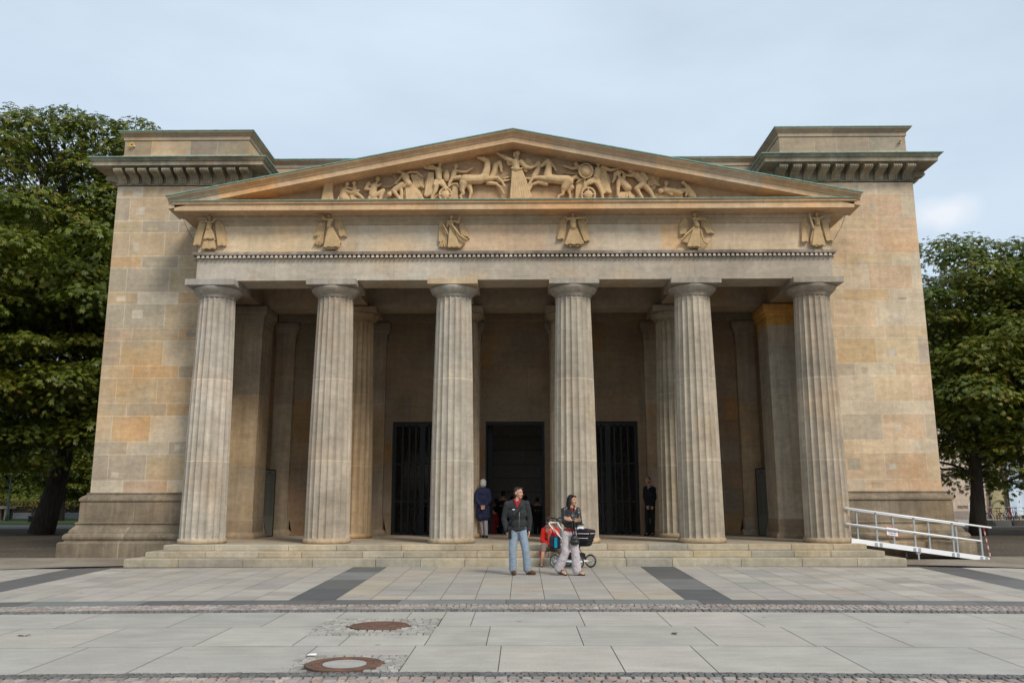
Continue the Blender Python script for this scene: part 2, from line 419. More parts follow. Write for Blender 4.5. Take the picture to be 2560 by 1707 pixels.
row(-12.42, -10.93, [-.92*k_, -.49*k_, 1.04*k_, 2.18*k_, 3.4*k_, 4.85*k_, 6.6*k_, 8.2*k_, 10*k_, 12*k_, 14*k_])
k_ = 1/.885
row(-13.92, -12.42, [q*k_ for q in (-14, -12, -9.8, -7.9, -6.2, -4.9, -3.55, -2.43)]); row(-13.92, -13.16, [-2.43*k_, -1.9*k_, -.92*k_])
row(-13.92, -12.42, [-.92*k_, -.215*k_, .9*k_, 2.42*k_, 3.52*k_, 4.6*k_, 6.1*k_, 7.7*k_, 9.5*k_, 11.6*k_, 14*k_])
k_ = 1/.875
row(-15.45, -13.92, [q*k_ for q in (-14, -11.7, -9.9, -7.8, -6.1, -4.65, -3.62, -2.11)]); row(-14.54, -13.92, [-2.11*k_, -1.0*k_])
row(-15.45, -13.92, [q*k_ for q in (-1.0, -.04, 1.19, 2.08, 3.56, 5.12, 6.6, 8.2, 9.8, 12, 14)])
tag(big.build('granite_pavement', M_slab), kind='structure')
def cobbles(mb, x0, x1, y0, y1, s, ws, fan=0, hole=None, z=.004, usewarp=True, h=.008):
    ny = max(1, round((y1-y0)/s)); sy = (y1-y0)/ny
    for r_ in range(ny):
        x = x0+random.uniform(0, s*.5)*(r_ % 2)-.0
        x = x0 if x < x0+.02 else x
        first = x0
        while first < x1-.01:
            d = s*random.uniform(.8, 1.35); x2 = min(x1, first+d); cx = (first+x2)/2; cy = y0+(r_+.5)*sy
            if hole is None or math.hypot(cx-hole[0], cy-hole[1]) > hole[2]+s*.25:
                g = s*.07; c_ = pick(ws); jj = lambda: random.uniform(-.09, .09)*s
                q = [(first+g+jj(), y0+r_*sy+g+jj()), (x2-g+jj(), y0+r_*sy+g+jj()), (x2-g+jj(), y0+(r_+1)*sy-g+jj()), (first+g+jj(), y0+(r_+1)*sy-g+jj())]
                dz = random.uniform(-.003, .003)
                W = (lambda p: warp(*p)) if usewarp else (lambda p: p)
                lo_ = [(*W(p), z-.008) for p in q]; m_ = (sum(p[0] for p in q)/4, sum(p[1] for p in q)/4)
                hi_ = [(*W((m_[0]+(p[0]-m_[0])*.86, m_[1]+(p[1]-m_[1])*.86)), z+h+dz) for p in q]
                mb.grid([lo_, hi_], c_, closed=True, smooth=False); mb.face(hi_, c_)
            first = x2
P_C = [((.33, .28, .25), 4), ((.40, .36, .32), 2), ((.27, .24, .22), 2), ((.36, .28, .23), 2)]
P_CD = [((.15, .145, .14), 3), ((.18, .172, .165), 2), ((.12, .118, .115), 1)]
cs = MB(); cobbles(cs, -15.5, 15.5, -10.66, -10.06, .10, P_C); tag(cs.build('cobble_strip', M_cobble), kind='structure')
cs = MB(); cobbles(cs, -15.5, 15.5, -10.91, -10.67, .10, P_CD); tag(cs.build('dark_sett_edging', M_cobble), kind='structure')
cs = MB(); cobbles(cs, -15, 15, -15.66, -15.47, .075, P_CD, z=.004, h=.006); tag(cs.build('dark_sett_kerb', M_cobble), kind='structure')
cs = MB(); cobbles(cs, -14, 14, -18.2, -15.68, .115, P_C, z=.0, h=.008); tag(cs.build('cobbled_road_edge', M_cobble), kind='structure')
rd = MB(); rd.grid([[(x, y, -.012) for x in (-60, -14.2, 14.2, 60)] for y in (-45, -15.7)], smooth=False)
tag(rd.build('road', M_joint), kind='structure')
# dark edging between forecourt and gravel
eg = MB()
for sg in (-1, 1):
    pts = [(9.9, -1.86), (11.2, -2.3), (12.3, -3.0), (14.5, -4.6), (18, -7.5), (24, -14)]
    for (a, b), (c, d) in zip(pts, pts[1:]): eg.face([(sg*a, b, .014), (sg*c, d, .014), (sg*(c+.05), d+.14, .014), (sg*a, b+.12, .014)][::sg], (.12, .12, .12))
    # earth that covers the paving outside the edging
tag(eg.build('dark_edging', M_slab), kind='structure')
sg_ = MB()
for sg in (-1, 1):
    pts = [(9.9, -1.78), (11.2, -2.2), (12.3, -2.9), (14.5, -4.5), (18, -7.4), (24, -13.9), (60, -30)]
    sg_.grid([[(sg*a, b, .010+.002*i) for i, (a, b) in enumerate(pts)], [(sg*(a+.2), 0.4, .075) for a, b in pts]][::sg], smooth=False)
vg = N('sandy_gravel'); c = vg.mix(vg.rng(vg.noise(.8, 6), .35, .65, 0, 1), (.19, .155, .115), (.27, .235, .185)); c = vg.mul(c, vg.rng(vg.noise(30, 4, .8), .3, .7, .55, 1.4)); vg.bump(vg.noise(30, 3), .5, .015)
tag(sg_.build('gravel_verge', vg.done(c, .95)), kind='structure')
# manholes
def manhole(cx, cy, r, inner, label, conc):
    t = empty('manhole_cover', (cx, cy, .004), label, 'manhole cover')
    m = MB(); m.lathe([(r, -.006), (r, .012), (r-.03, .016), (r-.035, .010), (r-.06, .010), (r-.065, .016), (r-.09, .016), (r-.095, .008), (inner+.005, .008), (inner+.005, .0)], cx, cy, 56, (.1, .06, .04), smooth=False)
    n = 44
    for k in range(n):
        for rr in (r-.115, r-.15) if not conc else (r-.11,):
            a = 2*math.pi*k/n; m.bevbox(cx+rr*math.cos(a)-.012, cx+rr*math.cos(a)+.012, cy+rr*math.sin(a)-.012, cy+rr*math.sin(a)+.012, .007, .015, .003)
    m.build('frame', M_rust, t)
    m = MB(); m.lathe([(inner, -.004), (inner, .012), (inner-.02, .014), (.001, .014)], cx, cy, 48, (.36, .34, .31) if conc else (.12, .08, .06), smooth=False)
    if not conc:
        for a in range(8):
            q = a*math.pi/4; m.bevbox(cx+.14*math.cos(q)-.02, cx+.14*math.cos(q)+.02, cy+.14*math.sin(q)-.02, cy+.14*math.sin(q)+.02, .013, .019, .004)
    m.build('lid', M_slab if conc else M_rust, t)
manhole(-1.5856, -15.075, .385, .218, 'round rusty manhole cover with pale concrete centre, nearest the cobbled edge', True)
manhole(-1.673, -12.41, .385, .22, 'round rusty all-iron manhole cover in the middle row of slabs', False)
P_M = [((.36, .34, .31), 4), ((.42, .40, .36), 2), ((.30, .28, .25), 2)]
cs = MB(); cobbles(cs, -2.50, -.92, -13.14, -11.70, .088, P_M, hole=(-1.673, -12.41, .39), usewarp=False, z=.0)
cobbles(cs, -2.16, -1.0, -15.44, -14.56, .088, P_M, hole=(-1.5856, -15.075, .39), usewarp=False, z=.0)
tag(cs.build('manhole_cobbles', M_cobble), kind='structure')

# ================================================================== BUILDING
G = empty('guardhouse', (0, 0, 0), 'sandstone neoclassical guardhouse with a six-columned portico between two plain corner towers', 'building')
XT, YT = 12.39, .95; HP = .487
# ---- steps
m = MB()
for i, (xx, yf, z0, z1) in enumerate(((9.87, -2.05, -.02, .189), (9.55, -1.55, .189, .339), (9.3, -1.05, .339, HP))):
    x = -xx; yb = 1.2 if i < 2 else 2.7
    while x < xx:
        d = random.uniform(.9, 2.0); x2 = x+d if xx-(x+d) > .6 else xx
        m.bevbox(x+.006, x2-.006, yf, yf+.7, z0, z1, .012, pick([((.40, .35, .265), 4), ((.42, .375, .29), 3), ((.355, .325, .27), 2), ((.42, .345, .24), 1)])); x = x2
    m.box(-xx+.01, xx-.01, yf+.69, yb if i < 2 else 6.3, z0, z1-.003, (.40, .34, .26))
m.build('steps', M_step, G)
# ---- tower walls
courses = [1.89, 2.23]; z = 2.23
while z < 11.3: courses += [min(z+.755, 11.33), min(z+1.135, 11.33)]; z += 1.135
courses = sorted(set(round(c, 3) for c in courses))
for sg, ws in ((-1, W_LEFT), (1, W_RIGHT)):
    m = MB(); a, b = (-XT, -9.16) if sg < 0 else (9.16, XT)
    random.seed(11 if sg < 0 else 23)
    blockwall(m, (a, YT, 0), (1, 0, 0), b-a, courses, ws)
    # upper inner part of the tower, above the portico
    cu = [c for c in courses if c > 8.9]; a2, b2 = (-9.16, -8.25) if sg < 0 else (8.25, 9.16)
    blockwall(m, (a2, YT, 0), (1, 0, 0), b2-a2, [8.0]+cu, ws)
    # sides
    if sg < 0: blockwall(m, (a, 24, 0), (0, -1, 0), 24-YT, courses, ws); blockwall(m, (-8.25, YT, 0), (0, 1, 0), 2.3, [8.0]+cu, ws)
    else: blockwall(m, (b, YT, 0), (0, 1, 0), 24-YT, courses, ws); blockwall(m, (8.25, 3.25, 0), (0, -1, 0), 2.3, [8.0]+cu, ws)
    # inner lower side behind the first column
    if sg < 0: blockwall(m, (-9.16, YT, 0), (0, 1, 0), 1.82, [HP]+[c for c in courses if c < 8.5]+[8.8], ws)
    else: blockwall(m, (9.16, 2.77, 0), (0, -1, 0), 1.82, [HP]+[c for c in courses if c < 8.5]+[8.8], ws)
    # solid core (keeps light out)
    x0, x1 = sorted((sg*9.3, sg*(XT-.1))); m.box(x0, x1, YT+.1, 23.8, 0, 12.3, BEI)
    x0, x1 = sorted((sg*8.4, sg*9.3)); m.box(x0, x1, YT+.12, 3.3, 8.9, 12.3, BEI)
    m.build('tower_wall', M_stone, G)
    # plinth
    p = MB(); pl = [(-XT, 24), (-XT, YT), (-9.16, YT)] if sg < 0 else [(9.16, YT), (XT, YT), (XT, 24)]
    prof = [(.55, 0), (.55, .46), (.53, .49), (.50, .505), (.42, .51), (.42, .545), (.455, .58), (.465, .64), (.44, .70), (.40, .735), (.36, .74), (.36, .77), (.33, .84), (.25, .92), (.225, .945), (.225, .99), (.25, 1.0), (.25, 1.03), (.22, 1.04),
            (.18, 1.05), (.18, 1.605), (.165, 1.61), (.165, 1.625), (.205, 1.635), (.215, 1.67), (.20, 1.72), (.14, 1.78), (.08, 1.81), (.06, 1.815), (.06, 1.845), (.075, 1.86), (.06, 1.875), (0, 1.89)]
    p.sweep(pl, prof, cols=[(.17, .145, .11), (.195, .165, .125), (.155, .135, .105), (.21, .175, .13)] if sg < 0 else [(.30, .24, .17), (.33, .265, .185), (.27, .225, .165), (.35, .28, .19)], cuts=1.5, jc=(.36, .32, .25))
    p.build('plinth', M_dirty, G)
# ---- main cornice, parapet
path = [(-XT, 24), (-XT, YT), (-8.25, YT), (-8.25, 3.25), (8.25, 3.25), (8.25, YT), (XT, YT), (XT, 24)]
m = MB()
m.sweep(path, [(0, 11.33), (.03, 11.33), (.03, 11.38), (.01, 11.40), (.01, 11.74), (.08, 11.76), (.56, 11.78), (.56, 11.90), (.60, 11.915), (.62, 11.95), (.66, 11.985), (.66, 12.0), (-.3, 12.05)],
        cols=[(.30, .275, .22), (.34, .30, .24), (.28, .27, .215), (.36, .31, .24)], cuts=1.7)
m.build('cornice', M_dirty, G)
m = MB(); m.sweep(path, [(.60, 12.006), (.675, 11.998), (.69, 12.0), (.69, 12.025), (.675, 12.03), (.60, 12.034)]); m.build('copper_flashing', M_copper, G)
pb = [(-12.34, 23.9), (-12.34, 1.07), (-8.38, 1.07), (-8.38, 3.38), (8.38, 3.38), (8.38, 1.07), (12.34, 1.07), (12.34, 23.9)]
m = MB(); PC = [GREY, (.31, .28, .22), (.36, .30, .225), DRK]
m.sweep(pb, [(.04, 12.0), (.04, 12.36), (.02, 12.38), (0, 12.40)], cols=PC, cuts=1.5)
m.sweep(pb, [(0, 12.40), (0, 12.88)], cols=PC+[BEI], cuts=1.1, jc=(.5, .45, .36))
m.sweep(pb, [(0, 12.88), (.03, 12.885), (.03, 13.0), (.05, 13.01), (.10, 13.06), (.15, 13.10), (.15, 13.14), (-.35, 13.16)], cols=PC, cuts=1.9)
m.build('parapet', M_stone, G)
m = MB(); m.sweep(pb, [(.10, 13.148), (.165, 13.14), (.175, 13.14), (.175, 13.165), (.10, 13.17)]); m.build('copper_capping', M_copper, G)
# ---- scrolled brackets
def bracket(mb, cx, sg=None):
    prof = [(.0, 11.355), (.07, 11.36), (.10, 11.39), (.085, 11.44), (.12, 11.50), (.20, 11.55), (.31, 11.575), (.42, 11.585), (.49, 11.61), (.52, 11.655), (.50, 11.70), (.45, 11.73), (.45, 11.765), (0, 11.765)]
    w2 = .125
    def P(o, t, z_): return (cx+t, YT-.01-o, z_)
    rows = []
    # front face with three reeds
    ts = [(-w2, 0), (-w2*.72, 0), (-w2*.6, -.02), (-w2*.45, 0), (-w2*.1, 0), (0, -.02), (w2*.1, 0), (w2*.45, 0), (w2*.6, -.02), (w2*.72, 0), (w2, 0)]
    for t, dd in ts: rows.append([P(max(0, o+(dd if 0 < i_ < len(prof)-2 else 0)), t, z_) for i_, (o, z_) in enumerate(prof)])
    mb.grid(rows, (.31, .29, .225), smooth=False)
    mb.face([P(o, -w2, z_) for o, z_ in prof], (.31, .29, .225)); mb.face([P(o, w2, z_) for o, z_ in prof][::-1], (.31, .29, .225))
XB_L = [-12.2, -11.82, -11.45, -11.08, -10.71, -10.33, -9.94, -9.53, -9.11, -8.69, -8.3]
XB_R = [8.27, 8.69, 9.12, 9.55, 9.98, 10.42, 10.86, 11.31, 11.75, 12.17]
b0 = None
for cx in XB_L+XB_R:
    if b0 is None:
        mm = MB(); bracket(mm, 0); b0 = mm.build('bracket', M_dirty, G); o = b0
    else: o = dup(b0, G)
    o.location = (cx*S, 0, 0)
for sx, rot, ylist in ((-8.25, 90, (1.25, 1.75, 2.25, 2.75)), (8.25, -90, (1.25, 1.75, 2.25, 2.75)), (-XT, -90, [1.3+.45*k for k in range(9)]), (XT, 90, [1.3+.45*k for k in range(9)])):
    for y in ylist:
        o = dup(b0, G); a = R(rot); o.rotation_euler = (0, 0, a)
        # local (0, YT, z) must land on (sx, y)
        px, py = -math.sin(a)*YT, math.cos(a)*YT; o.location = ((sx-px)*S, (y-py)*S, 0)
# ---- main block above the hall and behind
m = MB()
m.box(-8.3, 8.3, 3.3, 3.7, 8.8, 12.3, GREY)
for x0, x1, y0, y1 in ((-12.2, 12.2, 3.6, 9.2), (-12.2, 12.2, 12.2, 23.9), (-12.2, -1.5, 9.2, 12.2), (1.5, 12.2, 9.2, 12.2)): m.box(x0, x1, y0, y1, 12.3, 12.6, DRK)
m.box(-12.2, 12.2, 23.3, 23.9, 0, 12.3, BEI)
m.build('flat_roof', M_stone, G)
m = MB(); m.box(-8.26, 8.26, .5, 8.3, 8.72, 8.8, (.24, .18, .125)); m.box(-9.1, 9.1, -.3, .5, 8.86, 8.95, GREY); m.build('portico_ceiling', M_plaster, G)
# ---- interior room
m = MB()
m.box(-5.5, -5.3, 6.2, 16, .1, 8.8, (.46, .45, .42)); m.box(5.3, 5.5, 6.2, 16, .1, 8.8, (.46, .45, .42))
zz = .12
while zz < 8.7:
    m.box(-5.3, 5.3, 15.8, 16, zz+.006, min(8.72, zz+.63), var((.46, .44, .41)), skip='bd'); zz += .64
m.box(-5.3, 5.3, 15.82, 16.05, .1, 8.75, (.10, .095, .09), skip='b')
m.box(-5.3, 5.3, 6.2, 15.9, .06, .12, (.22, .21, .20))
for x0, x1, y0, y1 in ((-5.4, 5.4, 8.3, 9.2), (-5.4, 5.4, 12.2, 16), (-5.4, -1.5, 9.2, 12.2), (1.5, 5.4, 9.2, 12.2)): m.box(x0, x1, y0, y1, 8.8, 8.95, (.46, .45, .42))
for x0, x1, y0, y1 in ((-1.6, 1.6, 9.1, 9.2), (-1.6, 1.6, 12.2, 12.3), (-1.6, -1.5, 9.2, 12.2), (1.5, 1.6, 9.2, 12.2)): m.box(x0, x1, y0, y1, 8.95, 12.3, (.46, .45, .42))
m.build('memorial_hall', M_plaster, G)
# ---- back wall of the portico with three doorways
m = MB(); ZD = 4.36
jz = [HP, 1.2, 2.0, 2.9, 3.65, ZD, 5.2, 6.27, 6.86, 8.0, 8.75]
random.seed(5)
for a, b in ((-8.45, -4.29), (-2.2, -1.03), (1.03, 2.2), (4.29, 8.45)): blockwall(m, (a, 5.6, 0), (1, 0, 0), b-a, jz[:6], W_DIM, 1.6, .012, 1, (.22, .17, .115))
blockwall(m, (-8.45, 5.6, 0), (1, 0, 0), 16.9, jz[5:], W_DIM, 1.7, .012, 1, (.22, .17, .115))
for x in (-4.29, -1.03, 2.2): m.face([(x, 5.6, HP), (x, 6.2, HP), (x, 6.2, ZD), (x, 5.6, ZD)][::-1], BEI)
for x in (-2.2, 1.03, 4.29): m.face([(x, 5.6, HP), (x, 6.2, HP), (x, 6.2, ZD), (x, 5.6, ZD)], BEI)
for a, b in ((-4.29, -2.2), (-1.03, 1.03), (2.2, 4.29)): m.face([(a, 5.6, ZD), (b, 5.6, ZD), (b, 6.2, ZD), (a, 6.2, ZD)], BEI)
for a, b in ((-8.5, -4.29), (-2.2, -1.03), (1.03, 2.2), (4.29, 8.5)): m.box(a, b, 6.15, 6.2, .1, ZD, BEI, skip='lr')
m.box(-8.5, 8.5, 6.15, 6.2, ZD, 8.8, BEI)
for sg in (-1, 1):
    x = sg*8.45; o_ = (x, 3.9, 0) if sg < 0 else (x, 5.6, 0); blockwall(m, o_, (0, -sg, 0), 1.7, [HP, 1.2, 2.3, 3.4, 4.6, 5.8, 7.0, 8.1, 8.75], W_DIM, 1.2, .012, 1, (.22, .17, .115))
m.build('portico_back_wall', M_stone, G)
# ---- antae and wall pilasters
def pier(name, x0, x1, y0, y1, gilt=False, base_col=BEI, ws=None, sides=None):
    m = MB(); zs = [1.05, 2.69, 4.95, 7.2]
    for a, b in zip(zs, zs[1:]): m.box(x0, x1, y0, y1, a+.005, b-.005, pick(ws or W_DIM), skip='td'); m.box(x0+.006, x1-.006, y0+.006, y1, a-.006, a+.006, MORT, skip='td')
    o = m.build(name, M_shaft, G)
    b = MB(); pth = [(x0, y1), (x0, y0), (x1, y0), (x1, y1)]
    b.sweep(pth, [(.0, 1.06), (.02, 1.05), (.02, .68), (.05, .66), (.10, .60), (.12, .56), (.12, HP)], pick([((.36, .28, .19), 1), (BEI, 1)])); b.build('base', M_shaft, o)
    c_ = MB(); cc = (.62, .36, .11) if gilt else pick([((.33, .28, .21), 1)])
    c_.sweep(pth, [(0, 7.19), (.02, 7.195), (.02, 7.33), (.035, 7.34), (.035, 7.47), (.06, 7.48), (.085, 7.53), (.085, 7.58), (.13, 7.60), (.15, 7.67), (.15, 7.82), (.12, 7.87)], cc)
    c_.face([(x0-.12, y0-.12, 7.87), (x1+.12, y0-.12, 7.87), (x1+.12, y1, 7.87), (x0-.12, y1, 7.87)], cc)
    c_.build('capital', M_shaft, o)
    return o
random.seed(9)
pier('anta', -9.3, -8.17, 2.77, 3.9, ws=[((.40, .32, .225), 2), ((.43, .32, .2), 2)])
pier('anta', 8.17, 9.3, 2.77, 3.9, gilt=True, ws=[((.50, .44, .345), 2), ((.46, .41, .33), 2)])  # stone lightened in its colour for the sky light on this anta
for x0, x1 in ((-8.45, -7.8), (-5.75, -4.55), (-2.25, -1.22), (1.22, 2.25), (4.55, 5.75), (7.8, 8.45)):
    pier('pilaster', x0, x1, 5.36, 5.6, ws=[(BEI, 2), ((.44, .32, .19), 2), ((.38, .30, .22), 2)])
# ---- beams
m = MB()
ab = MB()
random.seed(3)
xj = [-9.16, -6.9, -3.45+.0, -1.73+.2, 1.73, 5.2, 9.16]
arch_c = [(.44, .405, .355), (.46, .42, .36), (.47, .43, .37), (.42, .375, .315), (.40, .355, .295), (.385, .34, .28)]
for i, (a, b) in enumerate(zip(xj, xj[1:])):
    ab.box(a+(.005 if i else 0), b-(.005 if i < 5 else 0), -.47, .47, 7.87, 8.53, arch_c[i], skip='t' if 0 < i < 5 else 't')
ab.box(-9.15, 9.15, -.464, .464, 7.876, 8.86, (.46, .42, .36))
for sg in (-1, 1):
    x0, x1 = sorted((sg*9.16, sg*8.22)); ab.box(x0, x1, .472, YT+.05, 7.87, 8.86, GREY)
ab.build('architrave', M_stone, G)
for i in range(6):
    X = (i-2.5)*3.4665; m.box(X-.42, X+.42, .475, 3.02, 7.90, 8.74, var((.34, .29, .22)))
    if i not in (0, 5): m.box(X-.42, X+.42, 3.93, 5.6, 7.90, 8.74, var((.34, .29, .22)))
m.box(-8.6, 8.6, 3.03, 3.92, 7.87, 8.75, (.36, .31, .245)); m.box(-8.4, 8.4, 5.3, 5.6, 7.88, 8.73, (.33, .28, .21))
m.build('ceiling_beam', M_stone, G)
# ---- taenia and drops
m = MB(); tp = [(-9.16, YT), (-9.16, -.47), (9.16, -.47), (9.16, YT)]
m.sweep(tp, [(0, 8.53), (.005, 8.60), (.115, 8.61), (.12, 8.64), (.12, 8.68), (.085, 8.70), (.075, 8.715), (0, 8.73)], cols=[(.27, .235, .195), (.30, .26, .215), (.24, .21, .18)], cuts=3)
m.build('taenia', M_dirty, G)
m = MB()
def drop(px, py, nx, ny):
    tx, ty = -ny, nx
    def P(t, o, z_): return (px+tx*t+nx*o, py+ty*t+ny*o, z_)
    lo_ = [P(-.047, .0, 8.52), P(-.047, .115, 8.52), P(.047, .115, 8.52), P(.047, 0, 8.52)]
    hi_ = [P(-.024, .0, 8.609), P(-.024, .085, 8.609), P(.024, .085, 8.609), P(.024, 0, 8.609)]
    m.grid([lo_, hi_], var((.46, .40, .33), .15), closed=True, smooth=False); m.face(lo_[::-1], (.3, .26, .2))
nd = 138
for k in range(nd): drop(-9.1+18.2*k/(nd-1), -.471, 0, -1)
m.build('drop_row', M_shaft, G)
for sg in (-1, 1):
    m = MB()
    for k in range(10): drop(sg*9.161, -.36+k*.134, sg, 0)
    m.build('drop_row', M_shaft, G)
# ---- frieze
fr = MB(); xf = [-9.16, -6.95, -5.6, -4.55, -1.9, -1.6, .95, 1.7, 4.25, 5.75, 8.3, 9.16]
fcol = [(.55, .45, .32), (.56, .45, .31), (.53, .44, .33), (.52, .46, .37), (.51, .44, .35), (.57, .43, .30), (.53, .45, .35), (.54, .46, .36), (.58, .43, .27), (.57, .45, .32), (.50, .41, .31)]
for i, (a, b) in enumerate(zip(xf, xf[1:])): fr.face([(a+.004, -.47, 8.73), (b-.004, -.47, 8.73), (b-.004, -.47, 9.52), (a+.004, -.47, 9.52)], fcol[i])
fr.box(-9.155, 9.155, -.466, .4, 8.7, 9.8, (.5, .45, .37), skip='td')
fr.sweep(tp, [(0, 9.52), (.03, 9.525), (.03, 9.66), (.06, 9.68), (.10, 9.74), (.10, 9.80)], cols=[(.37, .31, .22), (.40, .32, .225)], cuts=2.5)
for sg in (-1, 1): fr.face([(sg*9.16, -.47, 8.73), (sg*9.16, YT, 8.73), (sg*9.16, YT, 9.52), (sg*9.16, -.47, 9.52)][::sg], (.40, .33, .22))
FR = fr.build('frieze', M_stone, G)
# ---- horizontal geison
CC = [(.56, .39, .24), (.58, .41, .25), (.48, .37, .26), (.60, .38, .20), (.50, .40, .29), (.57, .42, .27)]
m = MB()
m.sweep(tp, [(0, 9.80), (.10, 9.80), (.12, 9.825), (.53, 9.79), (.55, 9.80), (.55, 9.965), (.56, 9.975), (.60, 9.99), (.60, 10.01), (.58, 10.02), (.62, 10.05), (.62, 10.062), (0, 10.09)], cols=CC, cuts=2.4, jc=(.40, .31, .21))
m.build('horizontal_cornice', M_stone, G)
m = MB(); m.sweep(tp, [(.575, 10.066), (.635, 10.064), (.64, 10.066), (.64, 10.086), (.575, 10.09)]); m.build('copper_ledge', M_copper, G)
# ---- tympanum
ZA, SL = 12.16, .2005
m = MB(); m.prism([(-9.0, 10.10), (9.0, 10.10), (9.0, 10.3), (0, 11.98), (-9.0, 10.3)], 'y', -.42, -.1, (.42, .30, .185))
TY = m.build('tympanum', M_stone, G)
# ---- raking cornice
def rake(prof, cols, name, mat, zoff=0, xe=9.88, n=7):
    m = MB()
    for sg in (-1, 1):
        xs_ = [xe*i/n for i in range(n+1)]
        for i in range(n):
            xs2 = [xs_[i]+(random.uniform(-.2, .2) if 0 < i else 0), xs_[i+1]]
            if i+1 < n: xs_[i+1] += random.uniform(-.3, .3); xs2[1] = xs_[i+1]
            xs2[0] = xs_[i]
            rows = [[(sg*x, -.47-o_, ZA+zoff-SL*x+dz) for o_, dz in prof] for x in xs2]
            m.grid(rows[::sg], random.choice(cols), smooth=False)
        m.face([(sg*xe, -.47-o_, ZA+zoff-SL*xe+dz) for o_, dz in prof][::sg], cols[0])
    m.build(name, mat, G)
random.seed(31)
rake([(-.25, -.36), (.42, -.335), (.54, -.325), (.55, -.32), (.55, -.175), (.57, -.165), (.585, -.15), (.585, -.125), (.60, -.115), (.63, -.09), (.69, -.055), (.71, -.03), (.71, 0), (-.25, .01)], CC, 'raking_cornice', M_stone)
rake([(.62, .006), (.725, .0), (.74, .002), (.74, .028), (.62, .034)], [(.1, .3, .25)], 'copper_edge', M_copper, xe=9.92)
m = MB()
for sg in (-1, 1):
    m.face([(0, -.6, ZA+.047), (sg*9.9, -.6, ZA-SL*9.9+.047), (sg*9.9, YT+.0, ZA-SL*9.9+.047), (0, 3.3, ZA+.047)][::sg]) if 0 else m.face([(0, -.3, ZA+.047), (sg*9.85, -.3, ZA-SL*9.85+.047), (sg*9.85, 3.3, ZA-SL*9.85+.047), (0, 3.3, ZA+.047)][::sg])
m.build('gable_roof', M_sheet, G)
m = MB(); m.box(-9.1, 9.1, -.1, YT+.4, 9.81, 10.08, GREY)
for sg in (-1, 1): m.prism([(sg*9.15, 10.09), (sg*9.7, 10.1), (sg*9.15, 10.27)], 'y', -.5, YT, GREY)
m.build('pediment_core', M_stone, G)
# ---- fluted columns
def column(X, Y, tint, seed, tilt=None):
    rnd = random.Random(seed); m = MB(); n = 20; seg = 6
    rb, rt = .615, .505; zb, zt = HP+.13, 7.41
    tr_ = [zb, 2.72, 5.01, zt]; dc = [(.40, .36, .30), (.42, .375, .31), (.40, .36, .30)]
    fs = [1+rnd.uniform(-.06, .06) for _ in dc]; dc = [tuple(q*f for q in c_) for c_, f in zip(dc, fs)]
    zs = sorted(set([zb, zb+.03]+[zb+(zt-zb)*k/14 for k in range(1, 14)]+[2.712, 2.728, 5.002, 5.018]+[7.27, 7.275, 7.29, 7.295, zt]))
    rows = []; cols_ = []
    for i, z_ in enumerate(zs):
        t = (z_-zb)/(zt-zb); r_ = rb+(rt-rb)*t+.018*math.sin(math.pi*t)
        dj = -.006 if (abs(z_-2.72) < .006 or abs(z_-5.01) < .006 or 7.274 < z_ < 7.291) else 0
        row_ = []
        for k in range(n*seg):
            ph = (k % seg)/seg; dep = .058*(r_/rb)*(math.sin(math.pi*ph)**.65 if ph > 0 else 0)
            if z_ <= zb+.001: dep *= .6
            a = 2*math.pi*k/(n*seg)+math.pi/n; rr = r_-dep+dj; row_.append((X+rr*math.cos(a), Y+rr*math.sin(a), z_))
        rows.append(row_)
        cols_.append(dc[0] if z_ < 2.72 else dc[1] if z_ < 5.01 else dc[2])
        if abs(z_-2.712) < .003 or abs(z_-5.002) < .003: cols_[-1] = MORT
    m.grid(rows, cols_, closed=True, smooth=False)
    o = m.build('column', M_shaft, G)
    b = MB(); b.lathe([(.625, HP+.0), (.655, HP+.015), (.66, HP+.07), (.648, HP+.125), (.60, HP+.135)], X, Y, 40, (.43, .345, .24)); b.build('base_ring', M_shaft, o)
    c_ = MB(); pr = [(.50, 7.40), (.515, 7.405), (.515, 7.425), (.505, 7.43), (.525, 7.435), (.525, 7.45), (.515, 7.455), (.54, 7.46), (.54, 7.475), (.53, 7.48), (.56, 7.49), (.61, 7.53), (.665, 7.59), (.695, 7.64), (.70, 7.67), (.685, 7.685), (.66, 7.69)]
    c_.lathe(pr, X, Y, 48, (.34, .31, .265)); c_.build('echinus', M_shaft, o)
    a_ = MB(); a_.bevbox(X-.712, X+.712, Y-.712, Y+.712, 7.69, 7.868, .008, (.34, .315, .275) if tilt is None else tilt); a_.build('abacus', M_shaft, o)
    for q in [o]+list(o.children): q.color = (*tint, 1)
    return o
T = [(1.08, 1.08, 1.09), (1.04, 1.0, .96), (1.05, 1.05, 1.04), (1.02, .99, .94), (1.0, .96, .90), (1.0, .94, .87)]
for i in range(6): column((i-2.5)*3.4665, 0, T[i], 40+i, (.46, .36, .24) if i == 2 else None)
for i, t in ((1, (1.12, .92, .68)), (2, (1.05, .92, .78)), (3, (1.05, .95, .8)), (4, (1.0, .97, .88))): column((i-2.5)*3.4665, 3.4665, t, 60+i)
